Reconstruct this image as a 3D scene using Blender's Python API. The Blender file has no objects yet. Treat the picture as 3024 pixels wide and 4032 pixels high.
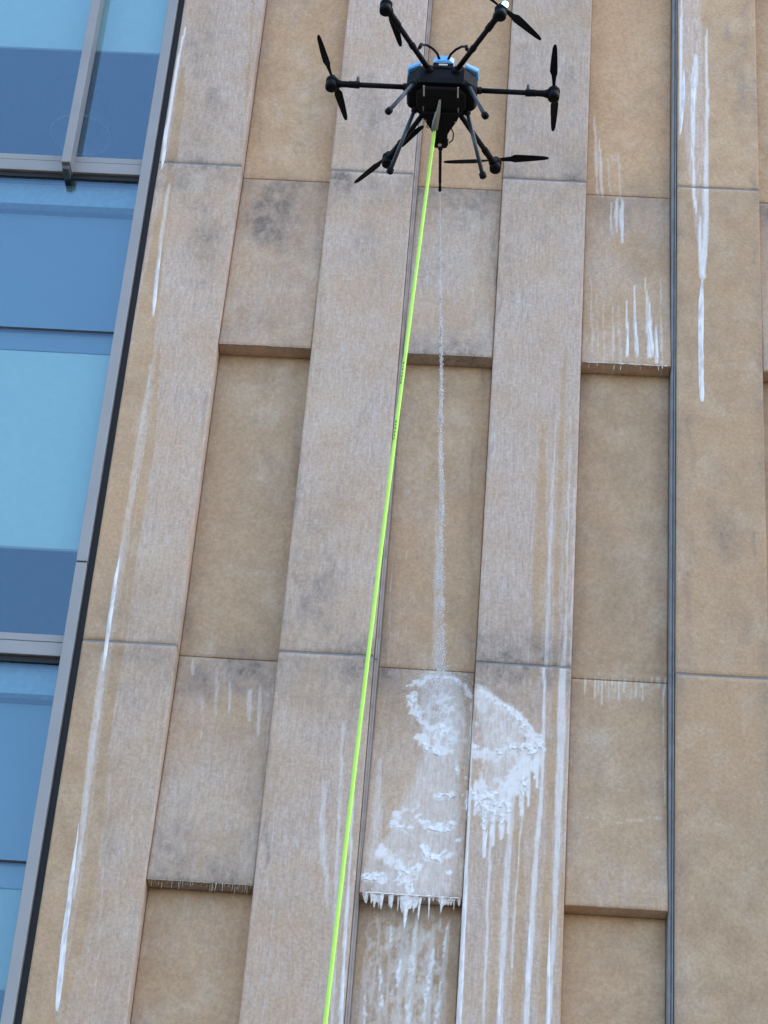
import bpy, math, random
import numpy as np
from mathutils import Vector, Matrix

sc = bpy.context.scene
# ------------------------------------------------------------------ camera
GZ = 8.37                                   # height of the lower joint above the ground
cam_d = bpy.data.cameras.new('camera'); cam = bpy.data.objects.new('camera', cam_d)
sc.collection.objects.link(cam); sc.camera = cam
cam_d.sensor_fit = 'VERTICAL'; cam_d.sensor_height = 36.0; cam_d.lens = 36.0*9000/4032
cam_d.clip_start = 0.1; cam_d.clip_end = 3000
_y, _p, _r = 0.0552, 0.5553, 0.083
_rt = Vector((math.cos(_y), math.sin(_y), 0))
_fw = Vector((-math.sin(_y)*math.cos(_p), math.cos(_y)*math.cos(_p), math.sin(_p)))
_up = _rt.cross(_fw)
_R = _rt*math.cos(_r)+_up*math.sin(_r); _U = -_rt*math.sin(_r)+_up*math.cos(_r)
cam.matrix_world = Matrix(((_R.x, _U.x, -_fw.x, 2.5238), (_R.y, _U.y, -_fw.y, -12.6093), (_R.z, _U.z, -_fw.z, GZ-6.77), (0, 0, 0, 1)))
# ------------------------------------------------------------------ sky, sun, exposure
SUN_EL, SUN_AZ = math.radians(48), math.radians(60)      # sun behind the building, to the right
w = bpy.data.worlds.new('World'); sc.world = w; w.use_nodes = True
nt = w.node_tree; nt.nodes.clear()
sky = nt.nodes.new('ShaderNodeTexSky'); sky.sky_type = 'NISHITA'; sky.sun_disc = False
sky.sun_elevation = SUN_EL; sky.sun_rotation = SUN_AZ
sky.air_density = 1.0; sky.dust_density = 2.0; sky.ozone_density = 1.0
bg = nt.nodes.new('ShaderNodeBackground'); bg.inputs[1].default_value = 0.15
wo = nt.nodes.new('ShaderNodeOutputWorld'); nt.links.new(sky.outputs[0], bg.inputs[0]); nt.links.new(bg.outputs[0], wo.inputs[0])
sun_d = bpy.data.lights.new('sun', 'SUN'); sun_d.energy = 2.6; sun_d.angle = math.radians(.53); sun_d.color = (1, .93, .82)
sun = bpy.data.objects.new('sun', sun_d); sc.collection.objects.link(sun)
_sd = Vector((math.sin(SUN_AZ)*math.cos(SUN_EL), math.cos(SUN_AZ)*math.cos(SUN_EL), math.sin(SUN_EL)))
sun.rotation_euler = _sd.to_track_quat('Z', 'Y').to_euler()
sc.view_settings.view_transform = 'Standard'; sc.view_settings.look = 'None'
sc.view_settings.gamma = 1; sc.view_settings.exposure = 2.12
# ------------------------------------------------------------------ helpers
rnd = random.Random(7)
def link(o): sc.collection.objects.link(o); return o
def tag(o, label=None, cat=None, group=None, kind=None):
    if label: o['label'] = label
    if cat: o['category'] = cat
    if group: o['group'] = group
    if kind: o['kind'] = kind
    return o
def empty(name, loc=(0, 0, 0)):
    o = bpy.data.objects.new(name, None); o.location = loc; o.empty_display_size = .1; return link(o)
def obj(name, V, Fc, mat, parent=None, smooth=False, kind=None):
    me = bpy.data.meshes.new(name)
    me.from_pydata([tuple(v) for v in V], [], [tuple(f) for f in Fc])
    if smooth: me.polygons.foreach_set('use_smooth', [True]*len(me.polygons))
    me.materials.append(mat); me.update()
    o = bpy.data.objects.new(name, me); link(o)
    if parent: o.parent = parent; o.matrix_parent_inverse = parent.matrix_world.inverted() if False else Matrix()
    if kind: o['kind'] = kind
    return o
class MB:
    """collects simple shapes for ONE mesh"""
    def __init__(s): s.V = []; s.F = []
    def add(s, V, Fc):
        n = len(s.V); s.V += [tuple(v) for v in V]; s.F += [tuple(i+n for i in f) for f in Fc]; return s
    def box(s, x0, x1, y0, y1, z0, z1, c=0.0):
        if c <= 0:
            V = [(x, y, z) for z in (z0, z1) for y in (y0, y1) for x in (x0, x1)]
            return s.add(V, [(0, 2, 3, 1), (4, 5, 7, 6), (0, 1, 5, 4), (2, 6, 7, 3), (0, 4, 6, 2), (1, 3, 7, 5)])
        # chamfered along every edge: three rounded rings
        V = []; P = lambda a, b, i, j: (a, b)
        for (zz, ins) in ((z0, c), (z0+c, 0), (z1-c, 0), (z1, c)):
            q = c
            V += [(x0+ins+q, y0+ins, zz), (x1-ins-q, y0+ins, zz), (x1-ins, y0+ins+q, zz), (x1-ins, y1-ins-q, zz), (x1-ins-q, y1-ins, zz), (x0+ins+q, y1-ins, zz), (x0+ins, y1-ins-q, zz), (x0+ins, y0+ins+q, zz)]
        Fc = [tuple(range(7, -1, -1)), tuple(range(24, 32))]
        for r in range(3):
            for i in range(8): Fc.append((r*8+i, r*8+(i+1) % 8, r*8+8+(i+1) % 8, r*8+8+i))
        return s.add(V, Fc)
    def tube(s, pts, rad, n=10, cap=True):
        pts = [Vector(p) for p in pts]; rad = rad if isinstance(rad, (list, tuple)) else [rad]*len(pts)
        V = []; Fc = []; a = None
        for i, p in enumerate(pts):
            t = (pts[min(i+1, len(pts)-1)]-pts[max(i-1, 0)]).normalized()
            if a is None: a = t.cross(Vector((0, 0, 1)) if abs(t.z) < .9 else Vector((1, 0, 0))).normalized()
            else: a = (a-t*a.dot(t)).normalized()
            b = t.cross(a)
            V += [p+(a*math.cos(k*2*math.pi/n)+b*math.sin(k*2*math.pi/n))*rad[i] for k in range(n)]
        for i in range(len(pts)-1):
            for k in range(n): Fc.append((i*n+k, i*n+(k+1) % n, (i+1)*n+(k+1) % n, (i+1)*n+k))
        if cap: Fc += [tuple(range(n-1, -1, -1)), tuple((len(pts)-1)*n+k for k in range(n))]
        return s.add(V, Fc)
    def prism(s, poly, z0, z1, c=0.0):
        n = len(poly); cx = sum(p[0] for p in poly)/n; cy = sum(p[1] for p in poly)/n
        sh = lambda p: (p[0]+(cx-p[0])*c, p[1]+(cy-p[1])*c)
        h = (z1-z0)*.22 if c else 0
        rows = [(z0, True), (z0+h, False), (z1-h, False), (z1, True)] if c else [(z0, False), (z1, False)]
        V = []
        for z, ins in rows: V += [((sh(p) if ins else p)+(z,)) if ins else (p[0], p[1], z) for p in poly]
        Fc = [tuple(range(n-1, -1, -1)), tuple((len(rows)-1)*n+k for k in range(n))]
        for r in range(len(rows)-1):
            for k in range(n): Fc.append((r*n+k, r*n+(k+1) % n, (r+1)*n+(k+1) % n, (r+1)*n+k))
        return s.add(V, Fc)
    def build(s, name, mat, parent=None, smooth=False, kind=None): return obj(name, s.V, s.F, mat, parent, smooth, kind)
# ------------------------------------------------------------------ noise in numpy (for wear masks)
def vnoise(x, z, seed=0):
    xi = np.floor(x).astype(np.int64); zi = np.floor(z).astype(np.int64); fx = x-xi; fz = z-zi
    fx = fx*fx*(3-2*fx); fz = fz*fz*(3-2*fz)
    def h(a, b):
        n = (a*374761393+b*668265263+seed*974634777) & 0x7fffffff
        n = ((n ^ (n >> 13))*1274126177) & 0x7fffffff
        return ((n ^ (n >> 16)) & 0xffff)/65535.0
    return (h(xi, zi)*(1-fx)+h(xi+1, zi)*fx)*(1-fz)+(h(xi, zi+1)*(1-fx)+h(xi+1, zi+1)*fx)*fz
def fbm(x, z, o=4, seed=0):
    t = 0; a = .5; s = 0
    for i in range(o): t = t+a*vnoise(x*2**i, z*2**i, seed+i*17); s += a; a *= .5
    return t/s
def stroke(gx, gz, pts, soft, wob=.006, sx=30, sz=4, seed=1):
    """mask of a polyline with half-widths on grid points"""
    m = np.zeros_like(gx)
    ox = (fbm(gx*sx, gz*sz, 3, seed)-.5)*2*wob
    x = gx+ox
    if len(pts) == 1: pts = [pts[0], (pts[0][0]+1e-4, pts[0][1]+1e-4, pts[0][2])]
    for (x0, z0, w0), (x1, z1, w1) in zip(pts[:-1], pts[1:]):
        dx, dz = x1-x0, z1-z0; L = dx*dx+dz*dz+1e-12
        t = np.clip(((x-x0)*dx+(gz-z0)*dz)/L, 0, 1)
        d = np.hypot(x-(x0+dx*t), gz-(z0+dz*t)); ww = np.maximum(w0+(w1-w0)*t, 1e-4)
        v = np.clip((1-d/ww)/max(soft, .05), 0, 1); v = v*v*(3-2*v)
        m = np.maximum(m, v)
    return m
STROKES = [('W', 1.0, 0.3, [(0.037, 13.612, 0.0069), (0.017, 12.962, 0.0136), (0.02, 12.515, 0.0151), (0.029, 12.245, 0.0116)]),
 ('W', 0.5, 0.6, [(0.102, 12.085, 0.0149), (0.097, 11.745, 0.0196), (0.105, 11.414, 0.0162), (0.123, 11.01, 0.016), (0.128, 10.914, 0.008)]),
 ('W', 0.34, 0.6, [(0.164, 10.502, 0.0126), (0.166, 10.158, 0.0217), (0.167, 9.86, 0.0338), (0.168, 9.495, 0.0303), (0.158, 9.174, 0.024), (0.16, 8.861, 0.0163), (0.157, 8.554, 0.0176), (0.153, 8.32, 0.0203)]),
 ('W', 0.42, 0.6, [(0.152, 8.287, 0.0261), (0.157, 7.993, 0.0316), (0.161, 7.674, 0.034), (0.173, 7.302, 0.028), (0.185, 6.94, 0.0221), (0.188, 6.645, 0.0164)]),
 ('W', 0.4, 0.7, [(1.601, 7.487, 0.0196), (1.602, 7.273, 0.0333), (1.631, 7.035, 0.0413), (1.668, 6.86, 0.0246), (1.685, 6.686, 0.0109)]),
 ('W', 0.4, 0.7, [(1.686, 7.9, 0.0142), (1.701, 7.463, 0.0196), (1.717, 7.1, 0.0248), (1.734, 6.747, 0.0218), (1.761, 6.292, 0.0187), (1.775, 5.933, 0.0158), (1.779, 5.63, 0.0126), (1.783, 5.428, 0.0063)]),
 ('W', 0.75, 0.5, [(1.785, 7.469, 0.007), (1.798, 7.016, 0.0096), (1.809, 6.464, 0.0121), (1.819, 5.936, 0.0145), (1.823, 5.488, 0.0116), (1.827, 5.19, 0.0058)]),
 ('W', 0.7, 0.45, [(2.905, 8.366, 0.0115), (2.915, 7.98, 0.0113), (2.916, 7.542, 0.0167), (2.898, 7.088, 0.0178), (2.89, 6.708, 0.0203), (2.881, 6.366, 0.0226), (2.879, 6.006, 0.0197), (2.883, 5.777, 0.0158), (2.887, 5.625, 0.0079)]),
 ('W', 0.62, 0.5, [(3.02, 8.373, 0.0288), (3.023, 7.987, 0.0312), (3.022, 7.549, 0.0279), (3.022, 7.096, 0.0233), (3.017, 6.716, 0.0203), (3.009, 6.374, 0.0173), (3.007, 6.015, 0.0144), (3.011, 5.659, 0.0115), (3.015, 5.421, 0.0058)]),
 ('W', 0.6, 0.5, [(2.749, 7.532, 0.0167), (2.734, 7.077, 0.0219), (2.728, 6.697, 0.0243), (2.727, 6.356, 0.0213), (2.732, 5.997, 0.0171), (2.736, 5.333, 0.0137), (2.74, 4.891, 0.0068)]),
 ('W', 0.6, 0.5, [(2.623, 7.219, 0.0097), (2.624, 6.777, 0.0108), (2.631, 6.349, 0.0107), (2.64, 5.99, 0.0092), (2.644, 5.256, 0.0074), (2.648, 4.766, 0.0037)]),
 ('W', 0.85, 0.4, [(2.466, 8.143, 0.0057), (2.486, 7.514, 0.0098), (2.487, 7.061, 0.0123), (2.488, 6.681, 0.0162), (2.492, 6.34, 0.0173), (2.495, 5.981, 0.0158), (2.499, 5.308, 0.0126), (2.503, 4.859, 0.0063)]),
 ('W', 0.55, 0.5, [(2.81, 7.383, 0.0069), (2.794, 7.081, 0.0096), (2.785, 6.758, 0.0081), (2.784, 6.388, 0.0053)]),
 ('F', 0.56, 0.5, [(2.493, 8.177, 0.0572), (2.586, 8.022, 0.128), (2.678, 7.87, 0.1838), (2.699, 7.714, 0.1967), (2.663, 7.557, 0.1676), (2.628, 7.401, 0.125)]),
 ('W', 0.42, 0.5, [(2.523, 8.146, 0.0858), (2.632, 7.961, 0.1561), (2.696, 7.776, 0.1972), (2.677, 7.558, 0.1676), (2.628, 7.401, 0.125)]),
 ('W', 0.42, 0.4, [(2.259, 8.261, 0.1593), (2.285, 8.06, 0.1795), (2.311, 7.862, 0.1424), (2.273, 7.534, 0.1825), (2.235, 7.215, 0.2632), (2.172, 6.903, 0.287)]),
 ('F', 0.42, 0.4, [(2.166, 6.773, 0.2603), (2.156, 6.512, 0.2712), (2.163, 6.006, 0.2791), (2.167, 5.568, 0.2233), (2.171, 5.276, 0.1116)]),
 ('F', 0.3, 0.9, [(2.186, 6.687, 0.0819), (2.179, 6.371, 0.1079), (2.176, 6.007, 0.1063), (2.18, 5.657, 0.085), (2.184, 5.424, 0.0425)]),
 ('W', 0.4, 0.9, [(1.921, 7.705, 0.0283), (1.935, 7.32, 0.0557), (1.926, 6.886, 0.0684)]),
 ('F', 0.85, 0.7, [(2.539, 7.518, 0.0698), (2.612, 7.446, 0.1252), (2.666, 7.495, 0.1394), (2.746, 7.593, 0.0979), (2.853, 7.724, 0.0702)]),
 ('F', 0.6, 0.9, [(2.58, 8.15, 0.0429), (2.7, 8.03, 0.0711), (2.818, 7.91, 0.0849), (2.878, 7.82, 0.0705)]),
 ('F', 0.7, 0.8, [(2.485, 7.763, 0.0282), (2.6, 7.708, 0.0703), (2.741, 7.717, 0.0984), (2.852, 7.755, 0.0844)]),
 ('F', 1.0, 0.5, [(2.522, 8.163, 0.0143), (2.639, 8.106, 0.02), (2.757, 8.017, 0.0256), (2.862, 7.881, 0.0283), (2.913, 7.806, 0.0141)]),
 ('F', 0.8, 0.6, [(2.498, 7.779, 0.0197), (2.598, 7.754, 0.0197), (2.711, 7.771, 0.0225), (2.849, 7.833, 0.0339)]),
 ('F', 0.8, 0.7, [(2.525, 7.517, 0.0279), (2.599, 7.445, 0.0362), (2.681, 7.481, 0.0418), (2.747, 7.562, 0.0279)]),
 ('F', 0.52, 0.35, [(2.242, 8.312, 0.058), (2.263, 8.194, 0.1588), (2.285, 8.06, 0.1723), (2.307, 7.928, 0.157), (2.328, 7.798, 0.0994)]),
 ('F', 0.95, 0.6, [(2.09, 8.182, 0.0289), (2.105, 8.082, 0.0316), (2.159, 8.001, 0.0287), (2.235, 7.94, 0.0229)]),
 ('F', 0.95, 0.6, [(2.1, 8.251, 0.0232), (2.184, 8.308, 0.0232), (2.285, 8.325, 0.0232), (2.404, 8.271, 0.0261), (2.46, 8.19, 0.0173)]),
 ('F', 0.95, 0.6, [(2.152, 7.885, 0.0371), (2.229, 7.798, 0.0426), (2.343, 7.792, 0.0426)]),
 ('F', 0.95, 0.6, [(2.305, 7.961, 0.0858), (2.38, 7.9, 0.0713)]),
 ('F', 0.8, 0.9, [(2.248, 7.469, 0.028), (2.402, 7.485, 0.028)]),
 ('F', 0.8, 0.9, [(2.146, 7.303, 0.0417), (2.247, 7.253, 0.0499), (2.413, 7.274, 0.0361)]),
 ('F', 0.8, 0.9, [(2.2, 7.119, 0.0359), (2.286, 7.057, 0.055), (2.382, 7.085, 0.0275)]),
 ('F', 0.8, 0.9, [(1.87, 6.897, 0.041), (2.008, 6.897, 0.0465)]),
 ('F', 0.8, 0.9, [(2.084, 6.988, 0.0357), (2.173, 6.887, 0.0683), (2.223, 6.967, 0.0274)]),
 ('F', 0.8, 0.9, [(2.061, 7.329, 0.0697), (2.168, 7.4, 0.0419)]),
 ('F', 0.8, 0.9, [(1.967, 7.073, 0.0827), (2.054, 7.017, 0.0687)]),
 ('F', 0.5, 0.9, [(2.29, 7.73, 0.0849), (2.273, 7.534, 0.1685), (2.256, 7.342, 0.2368), (2.184, 7.149, 0.2763), (2.141, 6.961, 0.2604), (2.176, 6.842, 0.2454)]),
 ('W', 0.3, 0.9, [(2.166, 9.564, 0.0152), (2.191, 9.036, 0.0328), (2.215, 8.528, 0.041), (2.222, 8.395, 0.032)]),
 ('W', 1.0, 0.2, [(3.746, 14.118, 0.0104), (3.74, 13.553, 0.0137), (3.738, 12.785, 0.0083)]),
 ('W', 0.9, 0.35, [(3.853, 13.56, 0.0137), (3.842, 13.329, 0.0272), (3.832, 13.057, 0.0219), (3.828, 12.615, 0.0133), (3.841, 12.228, 0.0147), (3.854, 12.051, 0.0081)]),
 ('W', 0.8, 0.35, [(3.929, 13.844, 0.0069), (3.933, 13.199, 0.0135), (3.931, 12.753, 0.0167), (3.926, 12.233, 0.0213), (3.915, 11.813, 0.0226), (3.898, 11.485, 0.0224)]),
 ('W', 0.8, 0.35, [(3.88, 12.019, 0.0098), (3.882, 11.729, 0.0161), (3.891, 11.485, 0.0192)]),
 ('H', 0.95, 0.3, [(3.791, 14.411, 0.0877), (3.815, 13.837, 0.1035), (3.832, 13.192, 0.1014), (3.851, 12.616, 0.083), (3.88, 12.104, 0.0587), (3.898, 11.648, 0.0257)]),
 ('W', 0.6, 0.5, [(3.302, 12.265, 0.0106), (3.297, 12.105, 0.0263), (3.306, 11.948, 0.0131)]),
 ('W', 0.7, 0.5, [(3.342, 12.267, 0.0093), (3.337, 12.051, 0.023), (3.346, 11.839, 0.0114)]),
 ('W', 0.5, 0.5, [(3.266, 12.217, 0.0053), (3.262, 12.069, 0.0132), (3.27, 11.923, 0.0065)]),
 ('W', 0.6, 0.5, [(3.161, 12.826, 0.0061), (3.181, 12.552, 0.015), (3.193, 12.282, 0.0075)]),
 ('W', 0.5, 0.5, [(3.123, 13.048, 0.0068), (3.145, 12.67, 0.0168), (3.159, 12.301, 0.0083)]),
 ('W', 0.35, 0.5, [(3.299, 12.702, 0.0047), (3.315, 12.495, 0.0117), (3.325, 12.29, 0.0058)]),
 ('W', 0.35, 0.5, [(3.226, 12.653, 0.0047), (3.242, 12.479, 0.0117), (3.252, 12.307, 0.0058)]),
 ('W', 0.8, 0.4, [(3.426, 11.515, 0.0032), (3.435, 11.106, 0.0089), (3.45, 10.798, 0.011)]),
 ('W', 0.8, 0.4, [(3.377, 11.297, 0.0032), (3.385, 11.044, 0.0101), (3.39, 10.795, 0.0125)]),
 ('W', 0.8, 0.4, [(3.533, 11.35, 0.0032), (3.54, 11.075, 0.0177), (3.544, 10.805, 0.0219)]),
 ('W', 0.8, 0.4, [(3.575, 11.14, 0.0032), (3.581, 10.948, 0.0113), (3.585, 10.759, 0.0141)]),
 ('W', 0.6, 0.4, [(3.51, 11.521, 0.0032), (3.517, 11.263, 0.0102), (3.521, 11.011, 0.0126)]),
 ('W', 0.35, 0.4, [(3.613, 11.527, 0.0032), (3.619, 11.122, 0.0076), (3.622, 10.729, 0.0094)]),
 ('W', 0.3, 0.4, [(3.326, 11.251, 0.0032), (3.335, 10.988, 0.0076), (3.341, 10.73, 0.0094)]),
 ('W', 0.3, 0.4, [(3.277, 11.333, 0.0032), (3.287, 11.027, 0.0089), (3.294, 10.727, 0.0109)]),
 ('W', 0.3, 0.4, [(3.212, 11.415, 0.0032), (3.223, 11.064, 0.0076), (3.232, 10.728, 0.0094)]),
 ('W', 0.25, 0.4, [(3.162, 11.498, 0.0032), (3.175, 11.103, 0.0063), (3.191, 10.809, 0.0079)]),
 ('W', 0.25, 0.4, [(3.121, 11.67, 0.0032), (3.136, 11.185, 0.0102), (3.153, 10.806, 0.0126)]),
 ('W', 0.38862038491373835, 0.5, [(3.108, 8.367, 0.0072), (3.108, 8.345, 0.0058), (3.107, 8.324, 0.0029)]),
 ('W', 0.3905568550697762, 0.5, [(3.128, 8.368, 0.0072), (3.129, 8.349, 0.0058), (3.128, 8.33, 0.0029)]),
 ('W', 0.5178069108769034, 0.5, [(3.163, 8.37, 0.0072), (3.165, 8.31, 0.0058), (3.164, 8.25, 0.0029)]),
 ('W', 0.34683892520450754, 0.5, [(3.173, 8.371, 0.0072), (3.174, 8.325, 0.0058), (3.174, 8.28, 0.0029)]),
 ('W', 0.32504015140262077, 0.5, [(3.195, 8.372, 0.0072), (3.195, 8.351, 0.0058), (3.194, 8.33, 0.0029)]),
 ('W', 0.5323283213458132, 0.5, [(3.23, 8.375, 0.0072), (3.231, 8.272, 0.0058), (3.232, 8.169, 0.0029)]),
 ('W', 0.3584474850548375, 0.5, [(3.25, 8.376, 0.0072), (3.25, 8.332, 0.0058), (3.249, 8.289, 0.0029)]),
 ('W', 0.5491269252969715, 0.5, [(3.269, 8.377, 0.0072), (3.27, 8.283, 0.0058), (3.27, 8.19, 0.0029)]),
 ('W', 0.462048159301958, 0.5, [(3.295, 8.379, 0.0072), (3.295, 8.345, 0.0058), (3.294, 8.312, 0.0029)]),
 ('W', 0.31222656098427454, 0.5, [(3.313, 8.38, 0.0072), (3.314, 8.307, 0.0058), (3.314, 8.235, 0.0029)]),
 ('W', 0.5771059273649678, 0.5, [(3.332, 8.381, 0.0072), (3.332, 8.348, 0.0058), (3.331, 8.314, 0.0029)]),
 ('W', 0.35508600885066366, 0.5, [(3.361, 8.383, 0.0072), (3.362, 8.307, 0.0058), (3.361, 8.23, 0.0029)]),
 ('W', 0.5588110339575765, 0.5, [(3.384, 8.385, 0.0072), (3.384, 8.306, 0.0058), (3.384, 8.227, 0.0029)]),
 ('W', 0.3948811150961062, 0.5, [(3.404, 8.386, 0.0072), (3.405, 8.313, 0.0058), (3.404, 8.24, 0.0029)]),
 ('W', 0.306462212142563, 0.5, [(3.422, 8.387, 0.0072), (3.423, 8.322, 0.0058), (3.422, 8.256, 0.0029)]),
 ('W', 0.265133464175287, 0.5, [(3.439, 8.388, 0.0072), (3.44, 8.287, 0.0058), (3.439, 8.186, 0.0029)]),
 ('W', 0.34815162406567657, 0.5, [(3.457, 8.389, 0.0072), (3.457, 8.306, 0.0058), (3.456, 8.222, 0.0029)]),
 ('W', 0.3699951428977546, 0.5, [(3.487, 8.391, 0.0072), (3.488, 8.322, 0.0058), (3.487, 8.253, 0.0029)]),
 ('W', 0.39447812974256374, 0.5, [(3.517, 8.393, 0.0072), (3.517, 8.35, 0.0058), (3.516, 8.306, 0.0029)]),
 ('W', 0.3467066922358891, 0.5, [(3.525, 8.394, 0.0072), (3.526, 8.31, 0.0058), (3.525, 8.225, 0.0029)]),
 ('W', 0.3622341161374097, 0.5, [(3.55, 8.395, 0.0072), (3.55, 8.301, 0.0058), (3.549, 8.206, 0.0029)]),
 ('W', 0.28534280355125086, 0.5, [(3.576, 8.397, 0.0072), (3.576, 8.288, 0.0058), (3.575, 8.178, 0.0029)]),
 ('W', 0.5178067844641965, 0.5, [(3.589, 8.398, 0.0072), (3.589, 8.352, 0.0058), (3.588, 8.305, 0.0029)]),
 ('W', 0.36587344838010716, 0.5, [(3.621, 8.4, 0.0072), (3.621, 8.353, 0.0058), (3.619, 8.305, 0.0029)]),
 ('W', 0.2649839157237069, 0.5, [(3.635, 8.401, 0.0072), (3.635, 8.361, 0.0058), (3.634, 8.32, 0.0029)]),
 ('W', 0.5841581594198207, 0.5, [(3.666, 8.403, 0.0072), (3.666, 8.338, 0.0058), (3.665, 8.273, 0.0029)]),
 ('W', 0.35, 0.6, [(3.654, 8.356, 0.0087), (3.659, 7.954, 0.0071), (3.662, 7.469, 0.007)]),
 ('W', 0.25, 1.0, [(3.104, 7.425, 0.007), (3.217, 7.382, 0.0167), (3.398, 7.369, 0.0222), (3.564, 7.406, 0.0222), (3.648, 7.418, 0.0167)]),
 ('W', 0.5, 0.8, [(0.695, 8.345, 0.0088), (0.696, 8.285, 0.0175), (0.698, 8.225, 0.0087)]),
 ('W', 0.25, 0.8, [(0.853, 8.304, 0.0146), (0.869, 8.117, 0.0289), (0.884, 7.932, 0.0144)]),
 ('W', 0.3, 0.8, [(0.946, 8.207, 0.0116), (0.953, 8.088, 0.0231), (0.961, 7.971, 0.0115)]),
 ('W', 0.35, 0.8, [(1.075, 8.148, 0.0174), (1.082, 8.029, 0.0346), (1.089, 7.912, 0.0172)]),
 ('W', 0.4, 0.8, [(1.135, 8.186, 0.013), (1.149, 8.0, 0.0259), (1.162, 7.818, 0.0128)]),
 ('W', 0.3, 0.8, [(1.194, 8.122, 0.0058), (1.219, 7.822, 0.0114), (1.243, 7.529, 0.0056)]),
 ('W', 0.18, 0.8, [(0.79, 8.094, 0.0145), (0.804, 7.927, 0.0287), (0.818, 7.761, 0.0143)]),
 ('W', 0.3, 0.6, [(1.93, 6.802, 0.0037), (1.933, 6.543, 0.0122), (1.938, 6.041, 0.012), (1.942, 5.45, 0.0096), (1.946, 5.055, 0.0048)]),
 ('W', 0.35, 0.6, [(2.0, 6.792, 0.0033), (1.996, 6.597, 0.0109), (1.987, 6.217, 0.0107)]),
 ('W', 0.3, 0.6, [(2.063, 6.679, 0.0041), (2.068, 6.466, 0.0135), (2.079, 6.05, 0.0133), (2.083, 5.488, 0.0106), (2.087, 5.114, 0.0053)]),
 ('W', 0.5, 0.6, [(2.139, 6.655, 0.0065), (2.14, 6.435, 0.0216), (2.144, 6.005, 0.0213), (2.148, 5.493, 0.017), (2.152, 5.152, 0.0085)]),
 ('W', 0.6, 0.6, [(2.209, 6.747, 0.0107), (2.207, 6.496, 0.0352), (2.203, 6.009, 0.0346), (2.207, 5.231, 0.0277), (2.211, 4.712, 0.0138)]),
 ('W', 0.4, 0.6, [(2.207, 6.487, 0.0057), (2.196, 6.325, 0.0188), (2.176, 6.007, 0.0186), (2.18, 5.657, 0.0149), (2.184, 5.424, 0.0074)]),
 ('W', 0.5, 0.6, [(2.31, 6.666, 0.009), (2.31, 6.446, 0.0297), (2.309, 6.016, 0.0292), (2.313, 5.461, 0.0234), (2.317, 5.091, 0.0117)]),
 ('W', 0.45, 0.6, [(2.404, 6.702, 0.0057), (2.394, 6.47, 0.0189), (2.375, 6.02, 0.0186), (2.379, 5.562, 0.0149), (2.383, 5.256, 0.0074)]),
 ('W', 0.25, 0.6, [(2.388, 6.499, 0.0097), (2.393, 6.338, 0.0323), (2.402, 6.022, 0.0319), (2.406, 5.433, 0.0255), (2.41, 5.04, 0.0128)]),
 ('W', 0.3, 0.6, [(1.926, 6.497, 0.0057), (1.925, 6.326, 0.0189), (1.923, 5.99, 0.0186), (1.927, 5.503, 0.0149), (1.931, 5.178, 0.0074)]),
 ('W', 0.35, 0.6, [(2.029, 6.389, 0.0081), (2.032, 6.257, 0.0269), (2.038, 5.998, 0.0266), (2.042, 5.52, 0.0213), (2.046, 5.202, 0.0106)]),
 ('W', 0.4, 0.6, [(2.24, 6.778, 0.0033), (2.239, 6.7, 0.0109), (2.236, 6.546, 0.0109)]),
 ('W', 0.01, 0.5, [(2.049, 14.017, 0.0017), (2.049, 14.008, 0.0017)]),
 ('W', 0.9, 0.4, [(2.517, 7.516, 0.0145), (2.521, 7.379, 0.0111), (2.52, 7.333, 0.0089)]),
 ('W', 0.9, 0.4, [(2.574, 7.489, 0.0181), (2.584, 7.232, 0.0138), (2.589, 7.068, 0.011)]),
 ('W', 0.9, 0.4, [(2.626, 7.462, 0.0217), (2.632, 7.258, 0.0166), (2.635, 7.145, 0.0132)]),
 ('W', 0.9, 0.4, [(2.681, 7.481, 0.0253), (2.686, 7.291, 0.0194), (2.688, 7.194, 0.0154)]),
 ('W', 0.9, 0.4, [(2.721, 7.514, 0.0181), (2.726, 7.324, 0.0138), (2.728, 7.226, 0.011)]),
 ('W', 0.9, 0.4, [(2.793, 7.689, 0.0219), (2.798, 7.473, 0.0167), (2.8, 7.352, 0.0133)]),
 ('W', 0.9, 0.4, [(2.835, 7.692, 0.0182), (2.839, 7.507, 0.0139), (2.84, 7.415, 0.0111)]),
 ('W', 0.9, 0.4, [(2.877, 7.851, 0.0183), (2.881, 7.648, 0.014), (2.882, 7.54, 0.0112)]),
 ('W', 0.38, 0.6, [(2.914, 10.331, 0.0031), (2.915, 9.886, 0.0106), (2.914, 9.349, 0.0179), (2.913, 8.832, 0.0205), (2.914, 8.367, 0.0201)]),
 ('W', 0.42, 0.6, [(3.014, 10.262, 0.0046), (3.021, 9.712, 0.0106), (3.023, 9.182, 0.0119), (3.027, 8.738, 0.0146), (3.026, 8.374, 0.0201)]),
 ('W', 0.35, 0.6, [(3.055, 9.895, 0.003), (3.062, 9.184, 0.0074), (3.066, 8.376, 0.0115)]),
 ('W', 0.25, 0.7, [(2.782, 9.697, 0.0045), (2.796, 8.995, 0.0074), (2.802, 8.359, 0.0086)]),
 ('W', 0.22, 0.8, [(1.893, 9.368, 0.003), (1.909, 8.863, 0.0089), (1.925, 8.376, 0.0087)]),
 ('W', 0.2, 0.8, [(1.959, 9.196, 0.003), (1.971, 8.782, 0.0074), (1.984, 8.38, 0.0073)]),
 ('W', 0.18, 0.8, [(1.976, 9.481, 0.003), (2.004, 8.921, 0.0074), (2.03, 8.383, 0.0073)]),
 ('W', 0.15, 0.8, [(2.402, 8.878, 0.003), (2.4, 8.64, 0.0073), (2.397, 8.406, 0.0073)]),
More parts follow.
